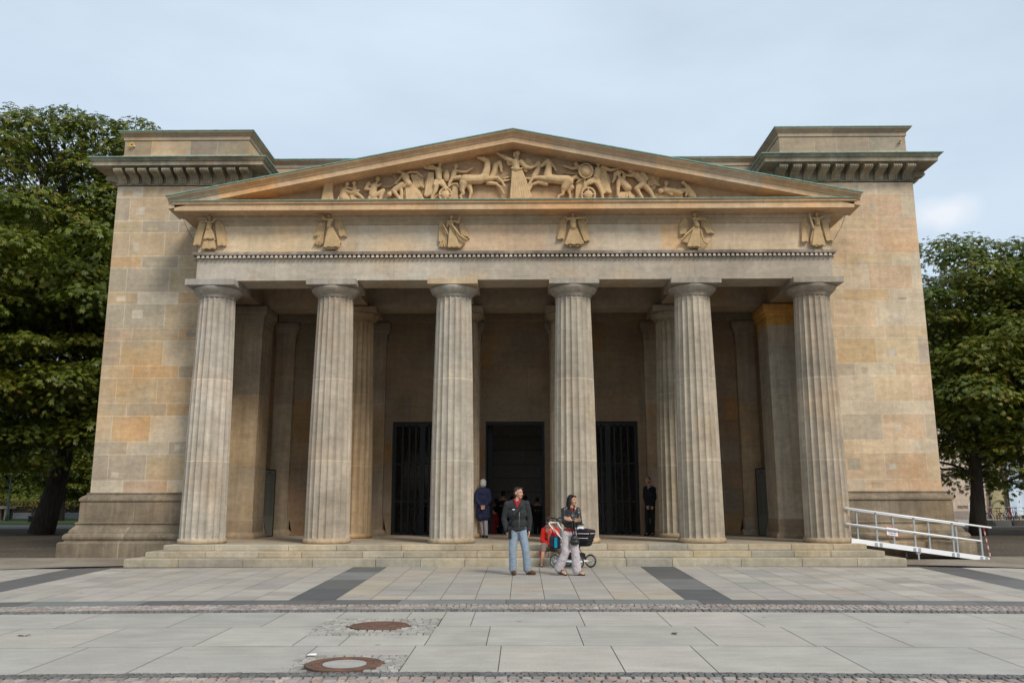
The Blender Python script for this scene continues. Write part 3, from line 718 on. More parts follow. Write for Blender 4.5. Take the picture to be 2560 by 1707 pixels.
# ---- gates
def gate(x0, x1, y, swing=False):
    m = MB(); z0, z1 = HP+.01, ZD-.02; c_ = (.01, .01, .01)
    m.box(x0, x0+.11, y, y+.09, z0, z1); m.box(x1-.11, x1, y, y+.09, z0, z1); m.box(x0+.11, x1-.11, y, y+.09, z1-.14, z1); m.box(x0+.11, x1-.11, y, y+.09, z0, z0+.07)
    mid = (x0+x1)/2; m.box(mid-.09, mid+.09, y+.005, y+.085, z0+.07, z1-.14)
    for zr in (1.60, 2.90): m.box(x0+.11, x1-.11, y+.01, y+.07, zr-.025, zr+.025)
    return m
for x0, x1 in ((-4.27, -2.22), (2.22, 4.27)):
    m = gate(x0, x1, 5.72); g = m.build('gate', M_iron, G)
    n = 8
    for k in range(1, n):
        if k == n//2: continue
        xb = x0+.1+(x1-x0-.2)*k/n; b = MB(); b.box(xb-.032, xb+.032, 5.72, 5.79, HP+.02, ZD-.1); b.build('bar', M_iron, g)
m = MB(); m.box(-1.02, -.97, 5.65, 6.7, HP, ZD-.04); m.box(-.965, -.80, 6.3, 6.4, HP, ZD-.04); m.box(.93, 1.02, 5.65, 5.75, HP, ZD-.04); m.box(-.97, .93, 5.65, 5.75, ZD-.12, ZD-.03); m.build('door', M_iron, G)
# edge cables of the bird net beside the entablature
for sg in (-1, 1):
    m = MB(); pts = [(sg*9.66, -.5, 9.78), (sg*9.62, -.2, 9.5), (sg*9.45, .2, 9.1), (sg*9.32, .6, 8.7), (sg*9.26, .9, 8.2)]; m.tube(pts, .007, 5); m.build('net_cable', M_iron, G)
# small side reliefs: dark panel edge with a wing on each flank of the frieze

# ================================================================== SCULPTURE
def relief(name, prims, X0, Z0, kx, kz, parent, yb=-.50, voxel=.0125, smooth=2, col=(.55, .405, .235), ys=1.0, rk=.79):
    s = SC(); W = lambda x, y, d: ((X0+x*kx)*S, (yb-d)*S, (Z0-y*kz)*S)
    k = (kx+kz)/2*S
    for p in prims:
        t = p[0]; k = (kx+kz)/2*S*(rk if t in 'ce' else 1)
        if t == 'c':           # chain: ('c', depth, x,y,r, x,y,r, ...)
            d = p[1]*(1.35 if rk == 1.0 and p[1] > .05 else 1); q = [p[i:i+3] for i in range(2, len(p), 3)]
            s.chain([W(a, b, d) for a, b, _ in q], [max(r_*k, .011) for _, _, r_ in q])
        elif t == 'e': s.ell(W(p[2], p[3], p[1]+(.04 if rk == 1.0 else 0)), (p[4]*k, max(.03, min(p[4], p[5])*k*.8), p[5]*k))
        elif t == 'p':
            fx = 1 if rk != 1.0 else (1.12 if p[1] < .06 else .84); pts = [((X0+(510+(x-510)*fx)*kx)*S, (Z0-y*kz)*S) for x, y in p[2]]
            s.poly(pts, (yb-p[1])*S, (yb+.08)*S)
        elif t == 'f':         # folds fanning from a line to a wider line
            _, d, xa0, xa1, ya, xb0, xb1, yb_, n, r_ = p
            if rk == 1.0: fx = 1.12 if d < .06 else .84; xa0, xa1, xb0, xb1 = [510+(q-510)*fx for q in (xa0, xa1, xb0, xb1)]
            for i in range(n):
                u = i/(n-1); wv = 6*math.sin(i*2.1)
                s.chain([W(xa0+(xa1-xa0)*u, ya, d), W((xa0+(xa1-xa0)*u+xb0+(xb1-xb0)*u)/2+wv, (ya+yb_)/2, d+.01), W(xb0+(xb1-xb0)*u, yb_+10*math.sin(i*1.7), d+.025)], [max(.010, r_*k*.7), max(.011, r_*k*.9), max(.012, r_*k*1.3)])
        elif t == 'r':         # ring
            _, d, x, y, rx, ry, r_ = p; n = 14
            pts = [W(x+rx*math.cos(2*math.pi*i/n), y+ry*math.sin(2*math.pi*i/n), d) for i in range(n+1)]; s.chain(pts, [r_*k]*(n+1))
    return s.build(name, M_relief, parent, voxel=voxel, smooth=smooth, scale=.9999, col=col)
VIC = [
 [('e', .10, 490, 655, 44, 52), ('c', .07, 490, 700, 26, 488, 760, 62, 475, 900, 66), ('p', .10, [(385, 925), (560, 925), (615, 1010), (672, 1190), (560, 1160), (450, 1150), (350, 1150)]), ('f', .12, 400, 550, 930, 370, 655, 1160, 8, 13),
  ('p', .07, [(350, 1140), (640, 1170), (705, 1375), (600, 1415), (480, 1405), (318, 1390)]), ('f', .09, 370, 620, 1160, 330, 690, 1390, 9, 16),
  ('p', .03, [(320, 650), (400, 670), (405, 810), (330, 1080), (295, 1335), (145, 1270), (150, 1120), (200, 880), (250, 720)]), ('f', .04, 290, 390, 760, 160, 300, 1290, 6, 11),
  ('p', .03, [(610, 690), (680, 690), (780, 820), (830, 1000), (865, 1310), (790, 1335), (690, 1300), (640, 1010), (580, 800)]), ('f', .045, 600, 700, 800, 700, 840, 1310, 6, 12),
  ('c', .13, 345, 670, 24, 400, 700, 20, 440, 755, 22, 510, 785, 22, 580, 765, 20, 625, 710, 20, 650, 700, 24)],
 [('e', .10, 435, 610, 44, 54), ('c', .08, 450, 660, 26, 470, 740, 58, 450, 850, 56), ('p', .09, [(400, 850), (560, 860), (640, 1000), (805, 1235), (760, 1290), (650, 1400), (340, 1395), (385, 1100)]), ('f', .11, 425, 550, 870, 330, 790, 1350, 10, 15),
  ('c', .14, 540, 715, 30, 440, 715, 24, 330, 655, 20, 270, 605, 18, 200, 588, 16), ('r', .14, 225, 665, 34, 48, 12), ('c', .11, 400, 700, 24, 330, 700, 18, 270, 660, 15),
  ('p', .03, [(190, 730), (375, 740), (370, 900), (300, 1010), (190, 1095), (112, 1090), (160, 900)]), ('f', .03, 210, 350, 760, 130, 260, 1060, 5, 9),
  ('p', .03, [(560, 700), (600, 625), (650, 612), (720, 690), (780, 870), (852, 1100), (770, 1085), (640, 940), (570, 850)]), ('f', .035, 590, 700, 700, 700, 830, 1080, 5, 10),
  ('p', .04, [(210, 1080), (350, 950), (330, 1270), (260, 1315), (120, 1260)]), ('f', .05, 250, 340, 1000, 150, 310, 1270, 4, 12)],
 [('e', .10, 488, 630, 42, 52), ('c', .08, 480, 690, 24, 480, 745, 60, 485, 820, 52), ('c', .12, 550, 735, 26, 660, 775, 22, 690, 640, 16, 708, 600, 14), ('c', .09, 410, 735, 26, 385, 850, 22), ('c', .11, 290, 830, 22, 350, 920, 22, 408, 1050, 16),
  ('p', .03, [(220, 730), (290, 705), (350, 760), (390, 900), (370, 1100), (270, 1230), (195, 1230), (205, 950)]), ('f', .035, 235, 340, 770, 215, 340, 1200, 5, 10),
  ('p', .03, [(640, 800), (690, 675), (780, 830), (890, 1140), (800, 1110), (680, 1000)]), ('f', .035, 650, 700, 760, 720, 860, 1100, 5, 9),
  ('p', .09, [(420, 830), (580, 850), (640, 1000), (760, 1110), (900, 1170), (880, 1260), (720, 1375), (380, 1370), (425, 1100), (410, 950)]), ('f', .11, 440, 560, 850, 400, 700, 1350, 9, 15), ('c', .14, 500, 820, 22, 600, 960, 26, 720, 1110, 26, 870, 1200, 24), ('c', .12, 560, 880, 18, 680, 1100, 24, 850, 1240, 20),
  ('p', .04, [(215, 1220), (390, 1080), (400, 1365), (230, 1325)]), ('f', .05, 300, 390, 1120, 230, 390, 1330, 4, 13)],
 [('e', .10, 492, 562, 42, 54), ('c', .08, 492, 620, 24, 495, 680, 78, 500, 860, 74), ('p', .08, [(395, 890), (610, 885), (650, 980), (810, 1245), (690, 1330), (540, 1320), (300, 1320), (235, 1270), (330, 1080)]), ('f', .11, 415, 600, 900, 260, 780, 1280, 11, 16),
  ('c', .11, 420, 660, 28, 370, 700, 22, 350, 650, 18, 290, 640, 16), ('r', .12, 312, 700, 44, 54, 11), ('c', .12, 590, 665, 28, 700, 660, 22, 800, 648, 16), ('r', .13, 802, 715, 50, 58, 11),
  ('p', .03, [(245, 650), (300, 605), (370, 640), (375, 850), (330, 1050), (275, 1180), (140, 1110), (185, 820)]), ('f', .045, 260, 360, 760, 160, 290, 1140, 5, 12),
  ('p', .03, [(590, 660), (650, 580), (730, 610), (820, 820), (865, 1180), (760, 1235), (690, 1100), (620, 840)]), ('f', .045, 620, 720, 760, 740, 840, 1190, 5, 12),
  ('e', .12, 420, 1342, 26, 16), ('e', .12, 590, 1345, 26, 16)],
 [('e', .10, 520, 562, 44, 54), ('c', .09, 525, 620, 22, 530, 700, 56, 570, 830, 62), ('c', .15, 460, 688, 26, 600, 708, 24, 700, 700, 20, 780, 688, 16), ('c', .12, 600, 660, 22, 740, 650, 14), ('r', .15, 830, 660, 44, 62, 12),
  ('p', .03, [(270, 620), (335, 592), (400, 700), (410, 880), (330, 965), (215, 1090), (175, 1050), (190, 800)]), ('f', .035, 260, 370, 660, 200, 320, 1020, 5, 11),
  ('p', .03, [(650, 640), (720, 590), (830, 700), (950, 1010), (870, 1030), (760, 930), (660, 820)]), ('f', .035, 690, 800, 760, 780, 930, 1000, 6, 10),
  ('p', .09, [(480, 800), (620, 780), (665, 900), (650, 1100), (625, 1365), (380, 1370), (280, 1240), (140, 1220), (180, 1120), (300, 1020), (450, 900)]), ('f', .11, 500, 640, 850, 290, 620, 1330, 10, 16), ('c', .12, 470, 900, 18, 300, 1050, 24, 170, 1190, 22),
  ('c', .07, 660, 940, 18, 700, 1120, 22, 720, 1210, 20, 800, 1270, 24, 850, 1200, 16, 900, 1180, 10), ('e', .12, 375, 1350, 24, 18), ('e', .12, 590, 1350, 34, 14)],
 [('e', .10, 550, 562, 42, 52), ('c', .08, 555, 620, 22, 560, 680, 66, 565, 790, 62), ('c', .10, 490, 665, 26, 400, 668, 20), ('c', .15, 352, 530, 14, 375, 700, 24, 430, 920, 26), ('c', .10, 640, 650, 26, 730, 600, 20, 690, 560, 14, 610, 555, 14),
  ('p', .09, [(480, 815), (650, 810), (700, 1000), (750, 1300), (640, 1335), (480, 1315), (350, 1295), (345, 1150), (400, 1000)]), ('f', .11, 500, 640, 830, 380, 730, 1300, 10, 16),
  ('p', .03, [(240, 700), (310, 590), (350, 560), (420, 880), (350, 1060), (325, 1215), (235, 1270), (200, 1030), (210, 850)]), ('f', .045, 260, 360, 720, 210, 330, 1200, 5, 13),
  ('p', .03, [(660, 690), (770, 660), (830, 850), (870, 1060), (895, 1200), (830, 1235), (740, 1150), (680, 980)]), ('f', .045, 680, 780, 740, 740, 880, 1180, 6, 11),
  ('e', .13, 475, 1345, 36, 16), ('e', .13, 690, 1340, 26, 18)],
]
for i, (pr, X0) in enumerate(zip(VIC, (-9.41, -5.88, -2.37, 1.14, 4.63, 8.11))):
    relief('winged_figure', pr, X0, 10.53-.02*i, .00119, .001244, FR, voxel=.0100, smooth=1, rk=1.0, col=(.47, .345, .195))
# flank reliefs seen edge-on
for sg in (-1, 1):
    s = SC(); s.chain([(sg*9.19*S, .25*S, 9.35*S), (sg*9.26*S, .3*S, 9.1*S), (sg*9.22*S, .3*S, 8.85*S)], [.05, .08, .05]); s.m.box(sg*9.17*S-.02, sg*9.17*S+.02, .02*S, .5*S, 8.8*S, 9.5*S)
    s.build('winged_figure', M_relief, FR, voxel=.02, scale=.9999, col=(.40, .32, .22))
K7 = dict(X0=-5.49, Z0=11.92, kx=.002321, kz=.002444); K8 = dict(X0=-.5, Z0=11.89, kx=.002611, kz=.002765)
PED7 = [('altar', [('p', .22, [(-15, 500), (85, 500), (108, 700), (110, 760), (-55, 760), (-48, 700)]), ('p', .26, [(-35, 445), (95, 450), (98, 498), (-35, 496)])]),
 ('seated_pair', [('e', .10, 265, 468, 36, 44), ('c', .08, 255, 510, 22, 228, 560, 60, 225, 650, 75), ('c', .14, 240, 560, 34, 320, 590, 28, 420, 562, 22), ('c', .12, 260, 515, 18, 330, 540, 18, 380, 520, 18), ('e', .10, 352, 462, 32, 38), ('c', .10, 355, 500, 20, 365, 545, 38, 375, 600, 40), ('c', .13, 395, 600, 30, 430, 620, 26, 475, 660, 22), ('p', .10, [(150, 620), (300, 610), (400, 640), (490, 665), (500, 760), (140, 760)]), ('f', .11, 200, 300, 560, 150, 400, 700, 6, 12)]),
 ('seated_archer', [('e', .11, 652, 412, 38, 46), ('c', .09, 640, 455, 20, 605, 505, 56, 590, 610, 62), ('c', .14, 540, 475, 32, 505, 540, 27, 560, 548, 24, 620, 532, 24), ('c', .10, 655, 500, 26, 690, 480, 20), ('c', .13, 600, 640, 48, 690, 590, 40, 728, 560, 34, 700, 640, 30, 690, 700, 26), ('c', .12, 560, 660, 40, 680, 690, 34), ('c', .05, 790, 350, 8, 850, 360, 8, 882, 400, 9, 870, 450, 9, 840, 485, 9, 780, 505, 10, 700, 500, 10), ('c', .10, 880, 470, 22, 950, 385, 20)]),
 ('stooping_woman', [('e', .13, 915, 310, 40, 46), ('c', .12, 950, 330, 24, 985, 370, 46, 1045, 480, 60), ('c', .16, 1030, 390, 34, 1035, 480, 28, 985, 520, 22), ('p', .10, [(980, 470), (1090, 470), (1190, 560), (1235, 650), (1250, 760), (1000, 760), (985, 580)]), ('f', .12, 1010, 1080, 500, 1030, 1230, 680, 8, 15), ('c', .10, 985, 360, 18, 1060, 325, 20, 1140, 325, 20, 1220, 385, 16), ('p', .04, [(1060, 335), (1225, 380), (1235, 525), (1150, 520), (1080, 440)]), ('f', .05, 1070, 1150, 350, 1120, 1230, 510, 5, 10)]),
 ('crouching_man', [('e', .13, 805, 610, 40, 44), ('c', .11, 830, 580, 28, 875, 550, 48, 960, 490, 52), ('c', .14, 860, 570, 34, 900, 620, 28, 945, 680, 22), ('c', .12, 950, 500, 30, 960, 600, 30, 960, 720, 30)]),
 ('spearman', [('e', .12, 1438, 220, 36, 42), ('c', .11, 1400, 205, 12, 1430, 180, 14, 1465, 200, 12), ('c', .10, 1430, 260, 22, 1420, 300, 52, 1428, 410, 48), ('p', .12, [(1370, 420), (1480, 420), (1515, 490), (1440, 505), (1365, 500)]), ('f', .14, 1380, 1475, 430, 1372, 1505, 495, 7, 12), ('c', .11, 1395, 285, 30, 1270, 275, 24, 1180, 232, 18), ('c', .17, 1062, 215, 8, 1200, 235, 9, 1340, 258, 10, 1475, 322, 8), ('c', .17, 1340, 255, 20, 1410, 300, 18), ('c', .13, 1402, 500, 40, 1385, 570, 34, 1365, 610, 26, 1345, 650, 24, 1340, 720, 24), ('c', .13, 1470, 480, 40, 1520, 540, 34, 1550, 600, 26), ('e', .06, 1520, 370, 52, 105), ('p', .05, [(1285, 320), (1350, 310), (1365, 500), (1320, 640), (1250, 600), (1240, 480)]), ('f', .07, 1295, 1350, 330, 1255, 1350, 620, 5, 13)]),
 ('pointing_man', [('e', .06, 1640, 245, 36, 42), ('c', .05, 1635, 280, 20, 1618, 325, 46, 1600, 400, 44), ('c', .08, 1650, 312, 26, 1700, 322, 22, 1770, 325, 20, 1850, 275, 14)]),
 ('chariot', [('r', .17, 1515, 625, 78, 82, 13), ('e', .13, 1515, 625, 72, 76), ('c', .20, 1515, 550, 10, 1515, 700, 10), ('c', .20, 1440, 625, 10, 1590, 625, 10), ('p', .10, [(1600, 500), (1640, 470), (1682, 490), (1670, 600), (1690, 760), (1560, 760), (1590, 620)]), ('c', .13, 1440, 590, 14, 1530, 530, 14, 1610, 480, 13, 1660, 480, 13, 1680, 520, 12), ('c', .1, 1440, 600, 12, 1380, 640, 14, 1340, 700, 16)]),
 ('horse', [('c', .13, 1760, 435, 88, 1850, 430, 76, 1950, 430, 74, 2010, 400, 72), ('c', .13, 2010, 380, 66, 2035, 300, 56, 2040, 215, 46), ('c', .14, 2035, 195, 42, 1975, 170, 32, 1920, 150, 22), ('c', .14, 1990, 130, 10, 2000, 150, 14), ('c', .15, 1740, 480, 70, 1720, 560, 40, 1740, 610, 26, 1700, 640, 20, 1740, 720, 20), ('c', .08, 1810, 510, 50, 1835, 580, 28, 1820, 640, 20, 1810, 720, 18), ('c', .16, 2020, 430, 48, 2100, 420, 38, 2170, 412, 28, 2230, 470, 20, 2258, 520, 20), ('c', .11, 2050, 470, 40, 2150, 480, 28, 2210, 530, 20, 2250, 610, 16), ('c', .10, 1690, 400, 44, 1600, 410, 32, 1570, 450, 30, 1555, 500, 20)]),
 ('horse', [('c', .03, 2090, 400, 50, 2125, 320, 50, 2140, 230, 44, 2195, 205, 40, 2212, 260, 28, 2215, 310, 20), ('c', .03, 2120, 440, 30, 2220, 440, 22, 2330, 420, 16), ('c', .03, 2250, 400, 14, 2320, 380, 12)])]
PED8 = [('winged_goddess', [('e', .16, 245, 82, 34, 42), ('c', .12, 215, 70, 22, 205, 105, 22), ('c', .13, 240, 120, 20, 220, 175, 58, 225, 250, 52), ('c', .18, 175, 250, 14, 230, 262, 16, 290, 255, 14), ('c', .16, 165, 160, 38, 105, 130, 32, 60, 105, 20, 5, 72, 13), ('p', .13, [(110, 130), (180, 150), (170, 210), (130, 205)]), ('c', .16, 285, 180, 40, 330, 235, 34, 390, 245, 22, 455, 222, 13), ('p', .13, [(300, 190), (350, 230), (350, 290), (310, 270)]), ('p', .12, [(172, 260), (298, 260), (345, 380), (385, 560), (400, 700), (150, 700), (168, 500), (165, 380)]), ('f', .15, 185, 290, 275, 165, 390, 590, 11, 11), ('p', .02, [(300, 165), (350, 110), (390, 140), (435, 190), (380, 225)]), ('p', .02, [(110, 130), (150, 100), (170, 110), (160, 140)])]),
 ('horse', [('c', .13, 585, 165, 34, 550, 190, 30, 512, 222, 20), ('c', .13, 600, 140, 8, 605, 165, 14), ('c', .13, 600, 190, 40, 590, 260, 48, 580, 330, 60), ('c', .13, 580, 360, 66, 680, 375, 62, 800, 385, 72), ('c', .15, 810, 400, 74, 765, 470, 50, 750, 510, 28, 745, 545, 22, 700, 560, 18, 680, 640, 18), ('c', .09, 840, 460, 48, 815, 500, 26, 830, 550, 18, 820, 640, 18), ('c', .16, 560, 370, 44, 480, 355, 30, 410, 362, 22, 370, 430, 16, 350, 470, 18), ('c', .11, 560, 420, 34, 470, 400, 26, 400, 430, 20, 360, 500, 22), ('c', .10, 860, 360, 34, 900, 340, 28, 935, 370, 22), ('c', .09, 620, 180, 16, 650, 220, 20, 680, 270, 14)]),
 ('horse', [('c', .03, 480, 175, 36, 450, 195, 28, 405, 220, 18), ('c', .03, 490, 200, 40, 460, 270, 46, 430, 330, 48), ('c', .03, 440, 370, 30, 370, 350, 20, 330, 340, 14)]),
 ('driver', [('e', .05, 905, 190, 34, 38), ('c', .05, 930, 220, 26, 965, 270, 44), ('c', .07, 945, 232, 28, 860, 245, 22, 760, 212, 13), ('c', .02, 960, 300, 12, 830, 295, 8, 750, 285, 8)]),
 ('warrior', [('e', .13, 1150, 192, 38, 44), ('c', .11, 1120, 175, 12, 1150, 150, 16, 1185, 175, 12), ('c', .11, 1150, 235, 22, 1145, 275, 56, 1125, 345, 52), ('p', .13, [(1040, 355), (1160, 345), (1172, 430), (1100, 425), (1010, 415)]), ('f', .15, 1060, 1150, 360, 1030, 1165, 420, 7, 10), ('c', .14, 1050, 400, 40, 1000, 440, 34, 990, 480, 28), ('c', .14, 1140, 425, 42, 1165, 480, 32, 1185, 540, 24, 1200, 640, 22), ('c', .12, 1200, 235, 30, 1290, 272, 23, 1385, 252, 14), ('e', .18, 1008, 290, 84, 84), ('r', .22, 1008, 290, 80, 80, 8), ('p', .06, [(1165, 260), (1230, 240), (1290, 380), (1275, 530), (1210, 515), (1165, 350)]), ('f', .08, 1180, 1230, 270, 1190, 1280, 510, 6, 13)]),
 ('chariot', [('r', .17, 1030, 550, 76, 78, 13), ('e', .13, 1030, 550, 68, 70), ('c', .2, 1030, 480, 9, 1030, 620, 9), ('c', .2, 960, 550, 9, 1100, 550, 9), ('p', .1, [(900, 410), (1000, 360), (990, 450), (970, 520), (960, 680), (885, 680), (890, 500)]), ('c', .15, 905, 410, 12, 960, 375, 12, 1000, 365, 12, 990, 420, 12, 965, 500, 14), ('c', .1, 1090, 600, 14, 1190, 640, 12)]),
 ('kneeling_figure', [('e', .11, 1375, 300, 40, 44), ('c', .08, 1340, 300, 24, 1335, 360, 26, 1310, 400, 16), ('c', .10, 1385, 345, 24, 1400, 380, 48, 1475, 470, 58), ('c', .14, 1375, 400, 34, 1365, 470, 28, 1360, 560, 22), ('c', .09, 1430, 380, 30, 1440, 310, 22, 1400, 270, 16), ('p', .10, [(1400, 520), (1480, 500), (1550, 550), (1560, 680), (1310, 680), (1340, 560)]), ('f', .12, 1400, 1500, 520, 1350, 1530, 640, 6, 12)]),
 ('winged_youth', [('e', .12, 1512, 272, 40, 44), ('c', .11, 1540, 295, 22, 1585, 325, 52, 1635, 385, 54), ('c', .15, 1645, 310, 30, 1692, 370, 24, 1640, 420, 20, 1690, 440, 14), ('c', .09, 1550, 330, 26, 1460, 325, 18), ('c', .14, 1650, 430, 50, 1570, 480, 34, 1600, 530, 26, 1640, 600, 22), ('c', .12, 1680, 460, 46, 1730, 520, 32, 1770, 600, 24), ('p', .03, [(1630, 275), (1700, 265), (1770, 320), (1845, 340), (1820, 420), (1770, 490), (1700, 490), (1680, 380)]), ('f', .04, 1660, 1760, 310, 1720, 1830, 430, 6, 9)]),
 ('fallen_pair', [('e', .06, 1912, 412, 34, 42), ('c', .05, 1905, 450, 22, 1880, 490, 40), ('e', .15, 1840, 510, 40, 42), ('c', .13, 1900, 500, 46, 1980, 510, 46, 2060, 530, 38), ('c', .13, 2050, 510, 34, 2130, 500, 30), ('c', .15, 1880, 500, 26, 1960, 550, 20), ('p', .08, [(1780, 520), (2090, 540), (2100, 700), (1770, 700)])]),
 ('mourner', [('e', .11, 2098, 415, 34, 36), ('c', .10, 2125, 440, 22, 2155, 480, 38, 2180, 550, 42), ('c', .13, 2150, 465, 24, 2135, 520, 20, 2120, 560, 16), ('c', .12, 2170, 500, 30, 2210, 540, 26, 2240, 640, 20)])]
for lst, K in ((PED7, K7), (PED8, K8)):
    for nm, pr in lst: relief(nm, pr, parent=TY, yb=-.44, voxel=.012, smooth=1, **K)

# ================================================================== PEOPLE (metres, local to each person)
SKIN = (.50, .27, .185); SKIN2 = (.46, .25, .155)
M_skin = vcol('skin', .55, .05, 30, spec=.35); M_cloth = vcol('woven_cloth', .9, .14, 30, bump=.3); M_leather = vcol('black_leather', .33, .12, 40, spec=.5, bump=.3); M_hair = vcol('hair', .6, .3, 60, bump=.4); M_shoe = vcol('shoe_leather', .5, .15, 30)
def vlerp(a, b, t): return Vector(a).lerp(Vector(b), t)
def hand(s, wrist, tip, palm_n=(0, -1, 0), curl=.5, thumb=1, sc=1.0):
    """palm, four unequal bent fingers and a thumb leaving the side of the palm"""
    w_ = Vector(wrist); d = (Vector(tip)-w_).normalized(); nn = Vector(palm_n); nn = (nn-d*nn.dot(d)).normalized(); side = d.cross(nn)
    k = sc; s.cap(w_, .024*k, w_+d*.03*k, .024*k)
    for i, q in enumerate((-.027, -.009, .009, .027)): s.cap(w_+d*.03*k+side*q*k*.8, .014*k, w_+d*.092*k+side*q*k, .0125*k)
    for i, (q, ln) in enumerate(((-.029, .066), (-.01, .077), (.01, .072), (.028, .057))):
        b = w_+d*.095*k+side*q*k; d1 = (d+nn*curl*.6).normalized(); d2 = (d+nn*curl*1.6).normalized(); m_ = b+d1*ln*.5*k
        s.cap(b, .0098*k, m_, .009*k); s.cap(m_, .009*k, m_+d2*ln*.5*k, .0078*k)
    tb = w_+d*.03*k-side*.032*k*thumb; td = (d*.65-side*thumb*.55+nn*.45).normalized(); s.cap(tb, .013*k, tb+td*.032*k, .0115*k); s.cap(tb+td*.032*k, .011*k, tb+td*.032*k+(d*.8+nn*.5).normalized()*.028*k, .009*k)
def hrot(yaw, pitch=0): return Matrix.Rotation(yaw, 3, 'Z') @ Matrix.Rotation(pitch, 3, 'X')
def head_prims(s, c, yaw, k=1.0, pitch=0):
    c = Vector(c); Rm = hrot(yaw, pitch); W = lambda x, y, z: c+Rm@Vector((x*k, y*k, z*k))
    s.ell(W(0, .012, .03), (.074*k, .094*k, .088*k), Rm); s.ell(W(0, -.022, -.03), (.058*k, .066*k, .078*k), Rm)
    s.ell(W(0, -.048, -.085), (.034*k, .034*k, .024*k), Rm)                      # chin
    s.cap(W(0, -.083, .012), .010*k, W(0, -.103, -.027), .0135*k)                # nose
    s.ell(W(0, -.078, .028), (.05*k, .014*k, .009*k), Rm)                        # brow
    s.cap(W(-.02, -.082, -.056), .0075*k, W(.02, -.082, -.056), .0075*k)         # lips
    for e in (-1, 1): s.ell(W(e*.077*k, .012, -.005), (.012*k, .022*k, .034*k), Rm); s.ell(W(e*.038, -.062, -.028), (.022*k, .02*k, .02*k), Rm)
    return W
def face_col(W, k, skin, hair, glasses=False):
    spots = [(W(-.030, -.088, .008), .013*k, (.07, .05, .04)), (W(.030, -.088, .008), .013*k, (.07, .05, .04)), (W(0, -.088, -.056), .020*k, (.36, .13, .11)), (W(-.018, -.088, -.056), .012*k, (.36, .13, .11)), (W(.018, -.088, -.056), .012*k, (.36, .13, .11)),
             (W(-.03, -.085, .03), .012*k, tuple(.5*a+.25*b for a, b in zip(hair, skin))), (W(.03, -.085, .03), .012*k, tuple(.5*a+.25*b for a, b in zip(hair, skin)))]
    return spots
def spot_fn(spots):
    def f(co, arr):
        for p, r_, c_ in spots:
            d = np.linalg.norm(co-np.array(p, np.float32), axis=1); t = np.clip(1.4-d/r_, 0, 1)[:, None]; arr = arr*(1-t)+np.array(c_, np.float32)*t
        return arr
    return f
def person(label, loc, J, head, hyaw, H=1.0, skin=SKIN, hair=(.03, .02, .015), hands=None, voxel=.0065, female=False, hpitch=0, bare=None, group=None, feet=True, glasses=False):
    """J: joints in metres; body is one continuous surface under the clothes"""
    P = empty('person', loc, label, 'person', group)
    s = SC(); k = H
    W = head_prims(s, head, hyaw, k, hpitch)
    hd = Vector(head)
    s.chain([hd+Vector((0, .015, -.06*k)), J['neck'], vlerp(J['neck'], J['chest'], .35)], [.052*k, .055*k, .07*k])
    s.ell(vlerp(J['neck'], J['chest'], .55), (.15*k, .095*k, .12*k)); s.ell(J['chest'], (.145*k, .10*k, .15*k)); s.ell(vlerp(J['chest'], J['pelvis'], .6), (.125*k, .09*k, .14*k)); s.ell(J['pelvis'], (.145*k, .10*k, .11*k))
    for q in 'LR':
        s.chain([J['sh'+q], J['el'+q], J['wr'+q]], [.048*k, .036*k, .024*k]); s.cap(J['neck'], .05*k, J['sh'+q], .046*k)
        kn = J['kn'+q]; an = J['an'+q]; calf = vlerp(kn, an, .3)
        s.chain([J['hip'+q], kn, calf, an], [.078*k, .050*k, .052*k, .034*k])
        if feet: s.chain([an, vlerp(an, J['to'+q], .55), J['to'+q]], [.036*k, .036*k, .026*k])
    for q, (tip, pn, cu, th) in (hands or {}).items(): hand(s, J['wr'+q], tip, pn, cu, th, k)
    s.build('body', M_skin, P, voxel=voxel, smooth=2, col=skin, colf=spot_fn(face_col(W, k, skin, hair)))
    P_objs = {'P': P, 'W': W}
    return P, W
def body_rename(P):  pass
def garment(P, name, mat, prims, col, voxel=.009, smooth=3, disp=None, colf=None):
    s = SC()
    for p in prims:
        if p[0] == 'c': s.chain(p[1], p[2])
        elif p[0] == 'e': s.ell(p[1], p[2], p[3] if len(p) > 3 else None)
        elif p[0] == 'b': s.m.bevbox(*p[1], b=.006)
    return s.build(name, mat, P, voxel=voxel, smooth=smooth, col=col, disp=disp, colf=colf)
def mesh_tube(P, name, mat, pts, r, col, n=8):
    m = MB(); m.tube(pts, r, n, col); return m.lbuild(name, mat, P)
V = Vector
# --- 1. man in the dark jacket
J = dict(neck=V((-.07, 0, 1.475)), chest=V((-.085, 0, 1.26)), pelvis=V((-.055, 0, .93)), shL=V((-.265, .0, 1.415)), elL=V((-.335, .03, 1.13)), wrL=V((-.285, -.05, .885)), shR=V((.125, .02, 1.42)), elR=V((.185, .06, 1.14)), wrR=V((.175, .03, .89)),
         hipL=V((-.135, 0, .90)), knL=V((-.165, -.04, .49)), anL=V((-.155, .0, .09)), toL=V((-.115, -.14, .035)), hipR=V((.03, 0, .9)), knR=V((.105, -.04, .49)), anR=V((.145, .02, .09)), toR=V((.285, -.07, .035)))
P, W = person('man in a dark grey jacket and pale blue jeans walking beside the woman, looking right', (.18, -4.55, .0), J, (-.035, -.01, 1.645), R(48), 1.02, SKIN, (.04, .025, .02), dict(L=((-.23, -.10, .79), (0, -1, 0), .9, 1), R=((.17, 0, .80), (-1, -.3, 0), .5, -1)))
JC = (.028, .030, .031)
